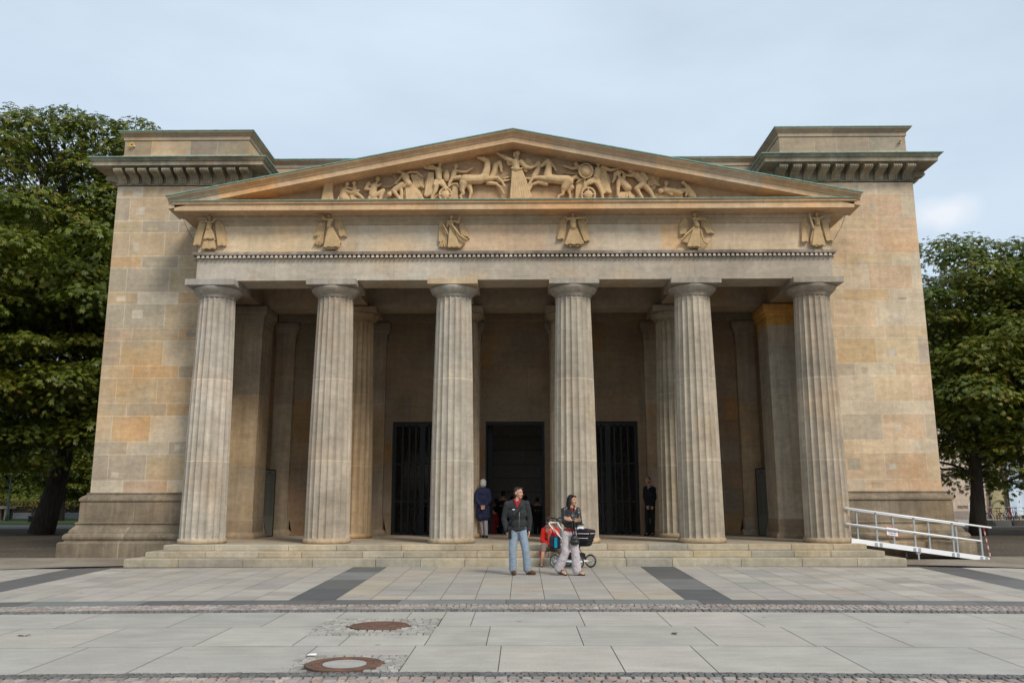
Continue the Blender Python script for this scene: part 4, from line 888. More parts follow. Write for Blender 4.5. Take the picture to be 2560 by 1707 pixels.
garment(P, 'jacket', M_cloth, [('e', (-.075, 0, 1.36), (.20, .125, .13)), ('e', (-.07, -.01, 1.22), (.205, .14, .17)), ('e', (-.06, 0, 1.03), (.195, .135, .17)), ('e', (-.055, 0, .92), (.185, .13, .085)), ('c', [J['shL'], J['elL'], J['wrL']+V((0, 0, .01))], [.078, .066, .052]), ('c', [J['shR'], J['elR'], J['wrR']+V((0, 0, .01))], [.078, .064, .05]),
    ('c', [J['shL'], J['neck']+V((-.04, .01, -.01)), J['neck']+V((.04, .01, -.01)), J['shR']], [.07, .06, .06, .07])], JC, voxel=.009, smooth=3, disp=(.022, .07))
garment(P, 'collar', M_cloth, [('c', [J['neck']+V((-.085, -.02, .0)), J['neck']+V((-.07, .05, .045)), J['neck']+V((.03, .06, .045)), J['neck']+V((.085, -.02, .01))], [.022, .022, .022, .022]), ('c', [J['neck']+V((-.085, -.03, .0)), J['neck']+V((-.06, -.11, -.07))], [.024, .014]), ('c', [J['neck']+V((.08, -.03, .0)), J['neck']+V((.05, -.115, -.07))], [.024, .014])], JC, voxel=.007)
garment(P, 'shirt', M_cloth, [('c', [J['neck']+V((-.055, -.05, .04)), J['neck']+V((-.01, -.105, -.06)), J['neck']+V((.0, -.128, -.12))], [.022, .022, .012]), ('c', [J['neck']+V((.065, -.045, .04)), J['neck']+V((.02, -.105, -.06)), J['neck']+V((.0, -.128, -.12))], [.022, .022, .012])], (.30, .015, .02), voxel=.007)
def trouser_l(hip, kn, an, r0, r1, r2): return ('c', [V(hip), vlerp(hip, kn, .5), V(kn), vlerp(kn, an, .5), V(an)+V((0, 0, .0))], [r0, (r0+r1)/2, r1, (r1+r2)/2, r2])
garment(P, 'jeans', M_cloth, [('e', (-.055, 0, .90), (.165, .115, .09)), trouser_l(J['hipL'], J['knL'], J['anL']+V((0, .01, .02)), .10, .078, .082), trouser_l(J['hipR'], J['knR'], J['anR']+V((-.005, .01, .02)), .10, .078, .082)], (.23, .285, .35), voxel=.009, smooth=2, disp=(.014, .06))
for q, tx, ty in (('L', -.12, -.13), ('R', .28, -.08)):
    a = J['an'+q]; garment(P, 'shoe', M_shoe, [('c', [a+V((0, .02, -.035)), vlerp(a, J['to'+q], .55)+V((0, 0, -.005)), J['to'+q]+V((0, 0, .006))], [.052, .046, .034]), ('c', [a+V((0, .015, .0)), a+V((0, .015, -.02))], [.048, .05])], (.10, .045, .025), voxel=.008)
k = 1.02; garment(P, 'hair', M_hair, [('e', W(0, .03, .05), (.080*k, .085*k, .078*k), hrot(R(48))), ('e', W(0, .055, .0), (.076*k, .058*k, .07*k), hrot(R(48))), ('c', [W(-.05, -.05, .098), W(.05, -.05, .098)], [.018, .018])], (.035, .022, .018), voxel=.007)
mesh_tube(P, 'zip', M_alu, [(-.02, -.150, 1.30), (-.025, -.160, 1.15), (-.03, -.155, .95)], .003, (.2, .2, .2))
MB_ = MB(); MB_.bevbox(-.165, -.115, -.172, -.160, 1.305, 1.322, .003, (.6, .6, .6)); MB_.lbuild('chest_badge', M_white, P)
bag = empty('shoulder_bag', (.18-.24/S, -4.55-.14/S, .95), 'black camera bag hanging at the jacketed man\'s hip on a diagonal strap', 'bag')
m = MB(); m.bevbox(-.01, .055, -.03, .045, -.15, .10, .015, (.015, .015, .016)); m.lbuild('pouch', M_cloth, bag)
m = MB(); m.bevbox(-.015, .06, -.042, -.025, .02, .108, .01, (.022, .022, .024)); m.lbuild('flap', M_cloth, bag)
m = MB(); m.tube([(.0, 0, .09), (.07, -.03, .22), (.17, -.035, .36), (.24, .0, .44), (.275, .06, .50)], .017, 6, (.012, .012, .013)); m.lbuild('strap', M_cloth, bag)
ph = tag(garment(P, 'phone', M_shoe, [('b', (-.255, -.215, -.135, -.12, .72, .83))], (.02, .02, .022), voxel=.006, smooth=0), None) if 0 else None
m = MB(); m.bevbox(-.035, .035, -.008, .008, -.06, .05, .004, (.02, .02, .022)); o = m.build('camera_pouch', M_shoe, org=((.18*S-.228), (-4.55*S-.10), .80), scale=1, raw=True) if 0 else None

# --- 2. woman with crossed arms
SK = (.47, .255, .15)
J = dict(neck=V((.055, 0, 1.355)), chest=V((.045, 0, 1.17)), pelvis=V((.01, 0, .86)), shL=V((-.085, .02, 1.295)), elL=V((-.09, -.05, 1.06)), wrL=V((.10, -.17, 1.085)), shR=V((.19, .0, 1.295)), elR=V((.225, -.06, 1.05)), wrR=V((.05, -.19, 1.10)),
         hipL=V((-.05, 0, .82)), knL=V((-.07, -.03, .46)), anL=V((-.20, .03, .12)), toL=V((-.08, -.07, .035)), hipR=V((.075, 0, .82)), knR=V((.13, -.04, .46)), anR=V((.165, .0, .09)), toR=V((.29, -.05, .03)))
P, W = person('woman in a black leather jacket with folded arms, striding in front of the pram', (1.25, -4.72, 0), J, (.085, -.01, 1.495), R(50), .93, SK, (.012, .01, .01), dict(L=((.16, -.2, 1.10), (0, -1, 0), .3, 1), R=((-.02, -.20, 1.125), (0, 1, 0), .2, 1)), female=True)
JB = (.012, .012, .013)
garment(P, 'leather_jacket', M_leather, [('e', (.05, 0, 1.25), (.145, .10, .11)), ('e', (.045, -.01, 1.14), (.145, .115, .13)), ('e', (.035, 0, 1.0), (.135, .105, .10)), ('c', [J['shL'], J['elL'], vlerp(J['elL'], J['wrL'], .85)], [.064, .056, .043]), ('c', [J['shR'], J['elR'], vlerp(J['elR'], J['wrR'], .80)], [.064, .056, .043]), ('c', [J['shL'], J['neck']+V((-.03, .02, -.015)), J['neck']+V((.03, .02, -.015)), J['shR']], [.056, .045, .045, .056]), ('c', [J['neck']+V((-.06, -.02, .0)), J['neck']+V((-.03, -.085, -.05))], [.02, .014]), ('c', [J['neck']+V((.06, -.02, .0)), J['neck']+V((.055, -.085, -.05))], [.02, .014])], JB, voxel=.008, smooth=2, disp=(.02, .045))
garment(P, 'red_top', M_cloth, [('e', (.025, 0, .90), (.135, .105, .05)), ('c', [J['neck']+V((.01, -.07, -.03)), J['neck']+V((.015, -.10, -.09))], [.03, .016])], (.20, .012, .02), voxel=.009)
garment(P, 'trousers', M_cloth, [('e', (.01, 0, .81), (.14, .11, .09)), trouser_l(J['hipL'], J['knL'], J['anL']+V((0, .01, .02)), .095, .082, .098), trouser_l(J['hipR'], J['knR'], J['anR']+V((-.01, .01, .01)), .095, .085, .095)], (.46, .41, .42), voxel=.009, smooth=2, disp=(.024, .075))
for q in 'LR':
    a = J['an'+q]; garment(P, 'sandal', M_shoe, [('c', [a+V((-.01, .01, -.065)), J['to'+q]+V((.01, 0, -.012))], [.03, .024]), ('c', [vlerp(a, J['to'+q], .5)+V((-.02, -.03, .02)), vlerp(a, J['to'+q], .5)+V((.03, .03, .02))], [.016, .016])], (.02, .012, .012), voxel=.007)
k = .93; rr = hrot(R(50)); garment(P, 'long_hair', M_hair, [('e', W(0, .028, .05), (.084*k, .092*k, .083*k), rr), ('c', [W(-.062, .0, .05), W(-.085, .01, -.05), W(-.09, .03, -.14), W(-.085, .05, -.22)], [.03, .034, .034, .02]), ('c', [W(.062, -.01, .05), W(.082, -.0, -.05), W(.08, .03, -.14), W(.075, .05, -.2)], [.028, .030, .028, .015]), ('c', [W(0, .07, .03), W(0, .09, -.08), W(0, .09, -.2), W(.0, .08, -.24)], [.06, .062, .055, .03]), ('c', [W(-.055, -.05, .085), W(.05, -.055, .085)], [.022, .02])], (.012, .009, .009), voxel=.007, disp=(.012, .02))
hb = empty('handbag', (1.25+.11/S, -4.72-.14/S, .80), 'black slouchy handbag with long handles hanging from the woman\'s forearm', 'handbag')
s = SC(); s.ell((0, 0, -.02), (.085, .05, .10)); s.ell((.0, 0, -.07), (.10, .055, .065)); s.build('bag_body', M_leather, hb, voxel=.008, col=(.014, .012, .013), disp=(.015, .03))
m = MB()
for dx in (-.03, .02): m.tube([(dx, -.03, .05), (dx-.015, -.035, .2), (dx-.01, -.04, .34), (dx+.005, .0, .375), (dx+.03, .03, .3), (dx+.04, .02, .05)], .011, 6, (.013, .012, .013))
m.lbuild('handle', M_leather, hb)

# --- 3. seated woman in red
J = dict(neck=V((.02, -.10, .865)), chest=V((.03, -.04, .70)), pelvis=V((.06, .06, .42)), shL=V((-.12, -.06, .80)), elL=V((-.16, -.10, .56)), wrL=V((.02, -.26, .46)), shR=V((.17, -.06, .80)), elR=V((.20, -.20, .62)), wrR=V((.07, -.26, .80)),
         hipL=V((-.03, .04, .39)), knL=V((-.14, -.38, .46)), anL=V((-.19, -.64, .085)), toL=V((-.20, -.77, .035)), hipR=V((.14, .04, .39)), knR=V((.22, -.32, .42)), anR=V((.28, -.30, .10)), toR=V((.30, -.42, .04)))
P, W = person('woman in a red jacket and sunglasses sitting on the steps behind the pram', (.92, -1.45, .0), J, (.02, -.17, .99), R(15), .95, SKIN2, (.03, .025, .025), dict(L=((.09, -.31, .42), (0, -1, .3), .8, 1), R=((.045, -.29, .90), (-1, 0, 0), .9, 1)), hpitch=R(18))
garment(P, 'red_jacket', M_cloth, [('e', (.02, -.03, .74), (.165, .12, .14)), ('e', (.04, .03, .56), (.17, .13, .16)), ('e', (.05, .05, .42), (.19, .16, .09)), ('c', [J['shL'], J['elL'], vlerp(J['elL'], J['wrL'], .8)], [.07, .062, .05]), ('c', [J['shR'], J['elR'], vlerp(J['elR'], J['wrR'], .75)], [.07, .062, .05]), ('c', [(-.14, -.02, .42), (-.19, -.12, .30), (-.20, -.16, .18)], [.05, .045, .03]), ('c', [J['shL'], J['neck']+V((-.04, .03, -.01)), J['neck']+V((.04, .03, -.01)), J['shR']], [.06, .05, .05, .06])], (.52, .018, .012), voxel=.009, disp=(.024, .07))
garment(P, 'coral_shirt', M_cloth, [('c', [(.02, -.13, .80), (.035, -.14, .68), (.05, -.13, .54), (.06, -.12, .46)], [.045, .07, .078, .06])], (.78, .13, .10), voxel=.009, disp=(.01, .05))
garment(P, 'hood', M_cloth, [('c', [(-.09, -.04, .85), (-.05, .0, .90), (.06, .0, .90), (.11, -.04, .86)], [.028, .03, .03, .028])], (.38, .36, .35), voxel=.009)
garment(P, 'capri_trousers', M_cloth, [('e', (.06, .03, .40), (.16, .14, .08)), ('c', [J['hipL'], J['knL'], vlerp(J['knL'], J['anL'], .32)], [.09, .072, .062]), ('c', [J['hipR'], J['knR'], vlerp(J['knR'], J['anR'], .35)], [.09, .072, .062])], (.20, .155, .13), voxel=.009, disp=(.012, .05))
k = .95; rr = hrot(R(15), R(18)); garment(P, 'short_hair', M_hair, [('e', W(0, .025, .05), (.086*k, .098*k, .085*k), rr), ('e', W(0, .05, .0), (.08*k, .06*k, .075*k), rr), ('c', [W(-.05, -.065, .085), W(.05, -.065, .085)], [.022, .022])], (.06, .05, .045), voxel=.007, disp=(.014, .02))
m = MB()
for e in (-1, 1):
    c_ = W(e*.032, -.098, .005); m.tube([c_+V((.022*math.cos(t), -.002, .017*math.sin(t))) for t in [2*math.pi*i/10 for i in range(10)]], .004, 5, (.35, .05, .02), closed=True); m.face([c_+V((.021*math.cos(t), 0, .016*math.sin(t))) for t in [2*math.pi*i/10 for i in range(10)]], (.03, .02, .015))
m.lbuild('sunglasses', M_shoe, P)
for q in 'LR':
    a = J['an'+q]; garment(P, 'sandal', M_shoe, [('c', [a+V((0, .03, -.075)), J['to'+q]+V((0, -.01, -.02))], [.026, .022]), ('c', [vlerp(a, J['to'+q], .6)+V((-.04, 0, .01)), vlerp(a, J['to'+q], .6)+V((.04, 0, .01))], [.015, .015]), ('c', [a+V((-.035, 0, -.02)), a+V((.035, 0, -.02))], [.012, .012])], (.035, .018, .014), voxel=.007)

# --- 4. white-haired woman, seen from behind, hands clasped behind her back
J = dict(neck=V((0, 0, 1.40)), chest=V((0, .0, 1.2)), pelvis=V((0, 0, .88)), shL=V((-.15, 0, 1.34)), elL=V((-.20, -.04, 1.08)), wrL=V((-.05, -.17, .91)), shR=V((.15, 0, 1.34)), elR=V((.20, -.04, 1.08)), wrR=V((.06, -.17, .91)),
         hipL=V((-.075, 0, .86)), knL=V((-.05, .06, .47)), anL=V((-.0, .10, .08)), toL=V((.01, .20, .03)), hipR=V((.075, 0, .86)), knR=V((.08, 0, .47)), anR=V((.10, .0, .08)), toR=V((.11, .14, .03)))
P, W = person('white-haired woman in a long navy coat, back turned, hands clasped behind her', (-1.0, 3.1, HP), J, (.0, .02, 1.54), R(180), .97, SKIN, (.6, .6, .6), dict(L=((.03, -.20, .84), (0, -1, 0), .7, 1), R=((-.02, -.20, .84), (0, -1, 0), .7, -1)))
garment(P, 'navy_coat', M_cloth, [('e', (0, 0, 1.28), (.18, .12, .13)), ('e', (0, 0, 1.1), (.185, .125, .18)), ('e', (0, 0, .88), (.19, .13, .18)), ('c', [(-.06, 0, .85), (-.075, 0, .60)], [.135, .13]), ('c', [(.06, 0, .85), (.08, 0, .60)], [.135, .125]), ('c', [J['shL'], J['elL'], J['wrL']+V((-.02, .02, .02))], [.068, .062, .048]), ('c', [J['shR'], J['elR'], J['wrR']+V((.02, .02, .02))], [.068, .062, .048]), ('c', [J['shL'], J['neck'], J['shR']], [.06, .06, .06])], (.028, .032, .075), voxel=.010, disp=(.018, .08))
garment(P, 'leggings', M_cloth, [('c', [vlerp(J['hipR'], J['knR'], .6), J['knR'], vlerp(J['knR'], J['anR'], .3), J['anR']], [.07, .058, .06, .042]), ('c', [vlerp(J['hipL'], J['knL'], .6), J['knL'], J['anL']], [.068, .056, .04])], (.42, .38, .38), voxel=.009)
garment(P, 'white_hair', M_hair, [('e', (0, .01, 1.58), (.092, .10, .10)), ('e', (0, -.02, 1.52), (.09, .085, .09))], (.52, .49, .44), voxel=.009, disp=(.02, .03))
for q in 'LR': garment(P, 'shoe', M_shoe, [('c', [J['an'+q]+V((0, -.02, -.035)), J['to'+q]], [.045, .034])], (.015, .014, .014), voxel=.009)

# --- 5. man in dark uniform by the pilaster
J = dict(neck=V((0, 0, 1.48)), chest=V((.01, 0, 1.27)), pelvis=V((.01, 0, .94)), shL=V((-.12, -.02, 1.41)), elL=V((-.14, .02, 1.14)), wrL=V((-.09, -.10, .93)), shR=V((.15, .02, 1.41)), elR=V((.17, .0, 1.13)), wrR=V((.05, -.15, .90)),
         hipL=V((-.06, 0, .91)), knL=V((-.09, 0, .49)), anL=V((-.06, .02, .08)), toL=V((-.17, -.04, .03)), hipR=V((.08, 0, .91)), knR=V((.08, 0, .49)), anR=V((.07, .02, .08)), toR=V((.04, -.12, .03)))
P, W = person('man in a dark uniform suit standing by the pilaster right of the gates, facing left', (4.47, 4.62, HP), J, (-.045, -.02, 1.65), R(-40), 1.0, SKIN, (.06, .03, .02), dict(R=((.04, -.19, .82), (0, -1, 0), .8, 1), L=((-.08, -.12, .84), (0, -1, 0), .7, 1)))
garment(P, 'suit_jacket', M_cloth, [('e', (.01, 0, 1.34), (.17, .12, .13)), ('e', (.015, 0, 1.17), (.17, .125, .17)), ('e', (.015, 0, .96), (.17, .125, .14)), ('c', [(-.01, 0, .95), (.04, 0, .84)], [.14, .13]), ('c', [J['shL'], J['elL'], J['wrL']], [.068, .058, .046]), ('c', [J['shR'], J['elR'], J['wrR']], [.068, .058, .046]), ('c', [J['shL'], J['neck'], J['shR']], [.06, .05, .06])], (.012, .014, .018), voxel=.010, disp=(.014, .07))
garment(P, 'shirt', M_cloth, [('c', [J['neck']+V((-.03, -.05, .01)), J['neck']+V((-.04, -.09, -.07))], [.03, .02])], (.35, .38, .45), voxel=.008)
garment(P, 'suit_trousers', M_cloth, [('e', (.01, 0, .90), (.145, .11, .09)), trouser_l(J['hipL'], J['knL'], J['anL']+V((0, 0, .0)), .095, .072, .068), trouser_l(J['hipR'], J['knR'], J['anR']+V((0, 0, .0)), .095, .072, .068)], (.014, .015, .018), voxel=.010, disp=(.014, .07))
garment(P, 'hair', M_hair, [('e', W(0, .03, .05), (.08, .086, .078), hrot(R(-40))), ('e', W(0, .05, .0), (.076, .058, .07), hrot(R(-40)))], (.075, .035, .02), voxel=.008)
garment(P, 'sleeve_badge', M_cloth, [('b', (.195, .215, -.06, .02, 1.30, 1.33))], (.5, .45, .08), voxel=.006, smooth=0)
for q in 'LR': garment(P, 'shoe', M_shoe, [('c', [J['an'+q]+V((0, .0, -.04)), J['to'+q]], [.046, .034])], (.012, .012, .012), voxel=.009)

# --- 6. dim visitors inside, and the passer-by far left
def simple_person(label, loc, h, coat, legs, hairc, faceyaw=R(180), lean=0, arms='side', group=None, skirt=False, mat=None):
    k = h/1.75
    Z = lambda x, y, z: V((x*k, y*k, z*k))
    if arms == 'side': a = dict(elL=Z(-.22, .02, 1.13), wrL=Z(-.21, .08, .9), elR=Z(.22, .02, 1.13), wrR=Z(.21, .08, .9))
    else: a = dict(elL=Z(-.21, .05, 1.14), wrL=Z(-.08, .2, 1.2), elR=Z(.21, .05, 1.14), wrR=Z(.08, .2, 1.2))
    J = dict(neck=Z(0, 0, 1.48), chest=Z(0, 0, 1.27), pelvis=Z(0, 0, .94), shL=Z(-.17, 0, 1.41), shR=Z(.17, 0, 1.41), hipL=Z(-.08, 0, .91), knL=Z(-.09, 0, .49), anL=Z(-.1, .0, .08), toL=Z(-.12, .13, .03), hipR=Z(.08, 0, .91), knR=Z(.09, .0, .49), anR=Z(.1, 0, .08), toR=Z(.12, .13, .03), **a)
    P, W = person(label, loc, J, Z(0, 0, 1.645), faceyaw, k, SKIN, hairc, dict(L=(J['wrL']+Z(0, .02, -.1), (0, 1, 0), .5, 1), R=(J['wrR']+Z(0, .02, -.1), (0, 1, 0), .5, -1)), voxel=.010, group=group)
    garment(P, 'coat', M_cloth, [('e', Z(0, 0, 1.34), tuple(Z(.18, .12, .13))), ('e', Z(0, 0, 1.12), tuple(Z(.18, .125, .2))), ('e', Z(0, 0, .92), tuple(Z(.17, .125, .12))), ('c', [J['shL'], J['elL'], J['wrL']], [.066*k, .058*k, .046*k]), ('c', [J['shR'], J['elR'], J['wrR']], [.066*k, .058*k, .046*k])]+([('c', [Z(0, 0, .9), Z(0, 0, .55)], [.15*k, .17*k])] if skirt else []), coat, voxel=.014, disp=(.015, .08))
    garment(P, 'trousers', M_cloth, [('e', Z(0, 0, .9), tuple(Z(.14, .11, .09))), trouser_l(J['hipL'], J['knL'], J['anL'], .092*k, .068*k, .06*k), trouser_l(J['hipR'], J['knR'], J['anR'], .092*k, .068*k, .06*k)], legs, voxel=.014)
    garment(P, 'hair', M_hair, [('e', W(0, .03, .045), (.084*k, .09*k, .082*k)), ('e', W(0, .05, .0), (.08*k, .06*k, .075*k))], hairc, voxel=.012)
    for q in 'LR': garment(P, 'shoe', M_shoe, [('c', [J['an'+q]+V((0, .0, -.035)), J['to'+q]], [.044*k, .034*k])], (.015, .015, .015), voxel=.012)
DK = (.02, .02, .022)
simple_person('tallest dark-clothed visitor seen as a silhouette in the open doorway', (-.45, 7.6, .12), 1.72, DK, DK, (.02, .015, .015), arms='front', group='visitors inside the hall')
simple_person('shorter dark-clothed visitor just left of the tallest silhouette in the doorway', (-.72, 7.9, .12), 1.47, DK, DK, (.03, .02, .02), group='visitors inside the hall')
simple_person('dark visitor between the tallest silhouette and the jacketed man in the doorway', (-.13, 7.8, .12), 1.53, DK, DK, (.02, .015, .015), group='visitors inside the hall')
simple_person('dark visitor half hidden behind the jacketed man\'s shoulder in the doorway', (.36, 7.5, .12), 1.56, (.03, .02, .02), DK, (.02, .015, .015), group='visitors inside the hall')
simple_person('slim dark visitor at the right side of the open doorway', (.80, 7.4, .12), 1.50, DK, DK, (.015, .012, .012), group='visitors inside the hall')
simple_person('visitor in a dark red coat beside the white-haired woman', (-.80, 6.9, .12), 1.20, (.22, .012, .012), DK, (.02, .015, .015), group='visitors inside the hall', skirt=True)
simple_person('visitor seen through the bars of the left gate, beside the column', (-3.18, 7.6, .12), 1.70, (.06, .03, .02), DK, (.02, .015, .015), group='visitors inside the hall')
simple_person('passer-by in a green shirt and light blue shorts far left beyond the trees', (-33.6, 38, .06), 1.62, (.01, .17, .12), (.20, .08, .05), (.12, .04, .02), arms='side')

# ================================================================== PRAM, RAMP, BOARDS
pr = empty('pram', (1.47, -2.53, .004), 'black carrycot pram with white tubular frame standing behind the striding woman', 'pram')
def wheel(x, y, r):
    m = MB(); m.tube([(x+(r-.014)*math.cos(t), y, r+(r-.014)*math.sin(t)) for t in [2*math.pi*i/28 for i in range(28)]], .0145, 8, (.03, .03, .032), closed=True); t = m.lbuild('wheel', M_shoe, pr)
    m = MB(); m.tube([(x+(r-.036)*math.cos(q), y, r+(r-.036)*math.sin(q)) for q in [2*math.pi*i/28 for i in range(28)]], .010, 6, (.5, .5, .5), closed=True)
    for i in range(8): q = 2*math.pi*i/8; m.tube([(x, y, r), (x+(r-.036)*math.cos(q), y, r+(r-.036)*math.sin(q))], .006, 5)
    m.lathe([(.03, -.03), (.034, -.02), (.034, .02), (.03, .03)], x, y, 16, axis='y', cz=r)
    o = MB(); rim = m; o0 = WL[pr.name]; rim.v = [(a+o0.x, b+o0.y, c+o0.z) for a, b, c in rim.v]; rim.build('rim', M_alu, t, scale=1)
for x in (-.3, .3):
    for y in (-.275, .275): wheel(x, y, .148)
m = MB()
for x in (-.3, .3): m.tube([(x, -.27, .148), (x, .27, .148)], .012, 8)
for y in (-.13, .13): m.tube([(-.3, y, .148), (.3, y, .155)], .014, 8)
m.tube([(-.3, -.27, .148), (.3, -.27, .148)], .010, 8)
m.lbuild('chassis', M_white, pr); m = MB()
for y in (-.19, .19):
    m.tube([(.02, y, .47), (-.2, y, .66), (-.44, y, .88), (-.52, y, .99)], .013, 8)
m.tube([(-.52, -.19, .99), (-.52, .19, .99)], .013, 8); m.tube([(-.44, -.19, .88), (-.30, -.19, .80), (-.18, -.19, .62)], .008, 6)
m.lbuild('push_bar', M_white, pr)
m = MB()
for y in (-.15, .15): m.tube([(-.22, y, .17), (.05, y, .47), (.24, y, .17)], .011, 8, (.02, .02, .02))
m.lathe([(.0, -.17), (.045, -.17), (.045, .17), (0.001, .17)], .06, 0, 16, (.02, .02, .02), axis='y', cz=.47); m.lbuild('cross_strut', M_shoe, pr)
m = MB(); m.bevbox(-.17, .25, -.14, .14, .19, .33, .03, (.018, .015, .018)); m.lbuild('basket', M_cloth, pr)
m = MB(); m.tube([(-.52, -.2, .99), (-.55, -.2, 1.05), (-.47, -.2, 1.10), (-.33, -.2, 1.09), (-.22, -.19, 1.02)], .015, 8, (.012, .012, .012)); m.tube([(-.52, .2, .99), (-.55, .2, 1.05), (-.47, .2, 1.10), (-.33, .2, 1.09), (-.22, .19, 1.02)], .015, 8, (.012, .012, .012)); m.tube([(-.22, -.19, 1.02), (-.20, 0, 1.01), (-.22, .19, 1.02)], .015, 8, (.012, .012, .012)); m.lbuild('handle', M_shoe, pr)
s = SC()
for dz, w_ in ((.53, .14), (.60, .17), (.68, .185), (.74, .19)): q_ = (.74-dz)*.28; s.chain([(-.02+q_, -w_+.07, dz), (.46-q_, -w_+.07, dz+.02), (.46-q_, w_-.07, dz+.02), (-.02+q_, w_-.07, dz), (-.02+q_, -w_+.07, dz)], [.06]*5); s.m.box(-.02+q_, .45-q_, -w_+.05, w_-.05, dz-.05, dz+.05)
s.build('carrycot', M_cloth, pr, voxel=.010, col=(.016, .013, .016))
s = SC(); s.m.bevbox(.20, .51, -.19, .19, .78, .82, .02); s.chain([(.26, -.15, .84), (.47, -.15, .81), (.47, .15, .81), (.26, .15, .84), (.26, -.15, .84)], [.035]*5); s.m.box(.26, .47, -.15, .15, .79, .845); s.build('apron', M_cloth, pr, voxel=.009, col=(.020, .012, .018))
m = MB(); m.tube([(.0, -.205, .745), (.3, -.205, .765), (.50, -.19, .765), (.53, 0, .765), (.50, .19, .765)], .006, 6, (.6, .6, .6)); m.tube([(-.1, -.2, .66), (.3, -.2, .665), (.5, -.18, .665)], .005, 6, (.5, .5, .5)); m.lbuild('piping', M_white, pr)
m = MB(); rows = []
for i in range(9):
    a = R(175-i*15); rows.append([(.12+.22*math.cos(a), .19*t, .79+.22*math.sin(a)*(1-.25*t*t)) for t in (-1, -.8, -.4, 0, .4, .8, 1)])
m.grid(rows, (.018, .013, .017)); rows2 = [[(x*.96, y*.96, z_*.985) for x, y, z_ in r_] for r_ in rows]; m.grid(rows2[::-1], (.02, .015, .02)); m.lbuild('hood', M_cloth, pr)
s = SC(); s.ell((.20, 0, .85), (.09, .14, .06)); s.ell((.15, -.08, .87), (.08, .10, .05)); s.build('blanket', M_cloth, pr, voxel=.010, col=(.62, .68, .74), disp=(.02, .03))
pr.rotation_euler = (0, 0, R(-34))
cb = empty('changing_bag', (1.02, -2.62, .62), 'navy bag with a bright turquoise panel hanging from the pram handle', 'bag')
s = SC(); s.m.bevbox(-.12, .13, -.06, .06, -.14, .13, .03); s.build('bag_body', M_cloth, cb, voxel=.010, col=(.012, .018, .032), disp=(.02, .05))
m = MB(); m.bevbox(-.01, .055, -.078, -.055, -.125, .10, .008, (.0, .22, .33)); m.lbuild('panel', M_cloth, cb)
m = MB(); m.tube([(-.09, -.02, .11), (-.05, -.02, .22), (-.02, 0, .30), (.02, 0, .22), (.09, -.02, .11)], .008, 6, (.02, .02, .03)); m.lbuild('strap', M_cloth, cb)

rp = empty('wheelchair_ramp', (12.7, -.1, .04), 'white metal wheelchair ramp with tubular handrails rising to the right end of the portico', 'ramp')
ya, yb_ = -.5, .28
def rz(x, a, b, x0=9.14, x1=12.78): return a+(b-a)*(x-x0)/(x1-x0)
m = MB()
for y in (ya, yb_):
    m.prism([(9.1, .485), (9.12, .62), (12.60, .145), (12.70, .125), (12.77, .09), (12.77, .03), (12.55, .03)], 'y', y-.025, y+.025)
m.build('side_beam', M_white, rp)
m = MB(); m.face([(9.1, ya+.03, .55), (12.7, ya+.03, .08), (12.7, yb_-.03, .08), (9.1, yb_-.03, .55)], (.3, .3, .3)); m.face([(9.1, ya+.03, .52), (9.1, yb_-.03, .52), (12.7, yb_-.03, .05), (12.7, ya+.03, .05)], (.3, .3, .3)); m.build('deck', M_alu, rp)
for y, xe, xe2, xs0 in ((ya, 12.90, 12.60, 9.0), (yb_, 12.60, 12.35, 9.0)):
    for za, zb_, xx in ((1.40, .885, xe), (.985, .495, xe2)):
        m = MB(); m.tube([(xs0, y, rz(xs0, za, zb_, x1=12.9)), (xx, y, rz(xx, za, zb_, x1=12.9))], .024, 10); m.build('handrail', M_white, rp)
for y, px in ((ya, (9.83, 10.85, 11.87, 12.62)), (yb_, (9.62, 10.62, 11.60, 12.36))):
    for x in px:
        m = MB(); m.box(x-.022, x+.022, y+.027, y+.06, rz(x, .56, .06, 9.1, 12.7), rz(x, 1.40, .885, x1=12.9)-.01); p_ = m.build('post', M_alu, rp)
        m = MB(); zc = rz(x, .54, .07, 9.1, 12.7); m.box(x-.10, x-.03, y-.034, y-.026, zc-.05, zc+.05); m.box(x+.03, x+.10, y-.034, y-.026, zc-.055, zc+.045); m.build('clamp_plate', M_alu, p_)
m = MB(); m.box(10.83, 10.95, ya, yb_, .20, .24); m.box(10.87, 10.91, ya+.0, ya+.04, .03, .2); m.box(10.87, 10.91, yb_-.04, yb_, .03, .2); m.build('support_leg', M_alu, rp)
sgn_ = MB(); tl = -.137
def rq(x0, x1, z0, z1, y, c):
    f = lambda x: (x-10.24)*tl
    sgn_.grid([[(x0, y, z0+f(x0)), (x1, y, z0+f(x1)), (x1, y, z1+f(x1)), (x0, y, z1+f(x0))], [(x0, y+.006, z0+f(x0)), (x1, y+.006, z0+f(x1)), (x1, y+.006, z1+f(x1)), (x0, y+.006, z1+f(x0))]], c, closed=True, smooth=False, cap=True)
rq(10.075, 10.41, .665, .90, ya+.03, (.55, .02, .02)); SG = sgn_.build('warning_sign', vcol('sign_enamel', .4, .03), rp)
sgn_ = MB(); rq(10.092, 10.393, .68, .885, ya+.026, (.8, .8, .8)); sgn_.build('sign_face', vcol('sign_white', .5, .02), SG)
sgn_ = MB()
for z_, segs in ((.845, ((10.16, 10.235), (10.245, 10.33))), (.765, ((10.135, 10.165), (10.175, 10.255), (10.265, 10.345))), (.712, ((10.15, 10.19), (10.20, 10.26), (10.275, 10.33)))):
    for a, b in segs:
        x = a
        while x < b-.008: w_ = random.uniform(.006, .011); rq(x, x+w_, z_, z_+random.choice((.018, .024, .018)), ya+.022, (.12, .12, .2)); x += w_+.005
sgn_.build('lettering', vcol('sign_ink', .6, .02), SG)
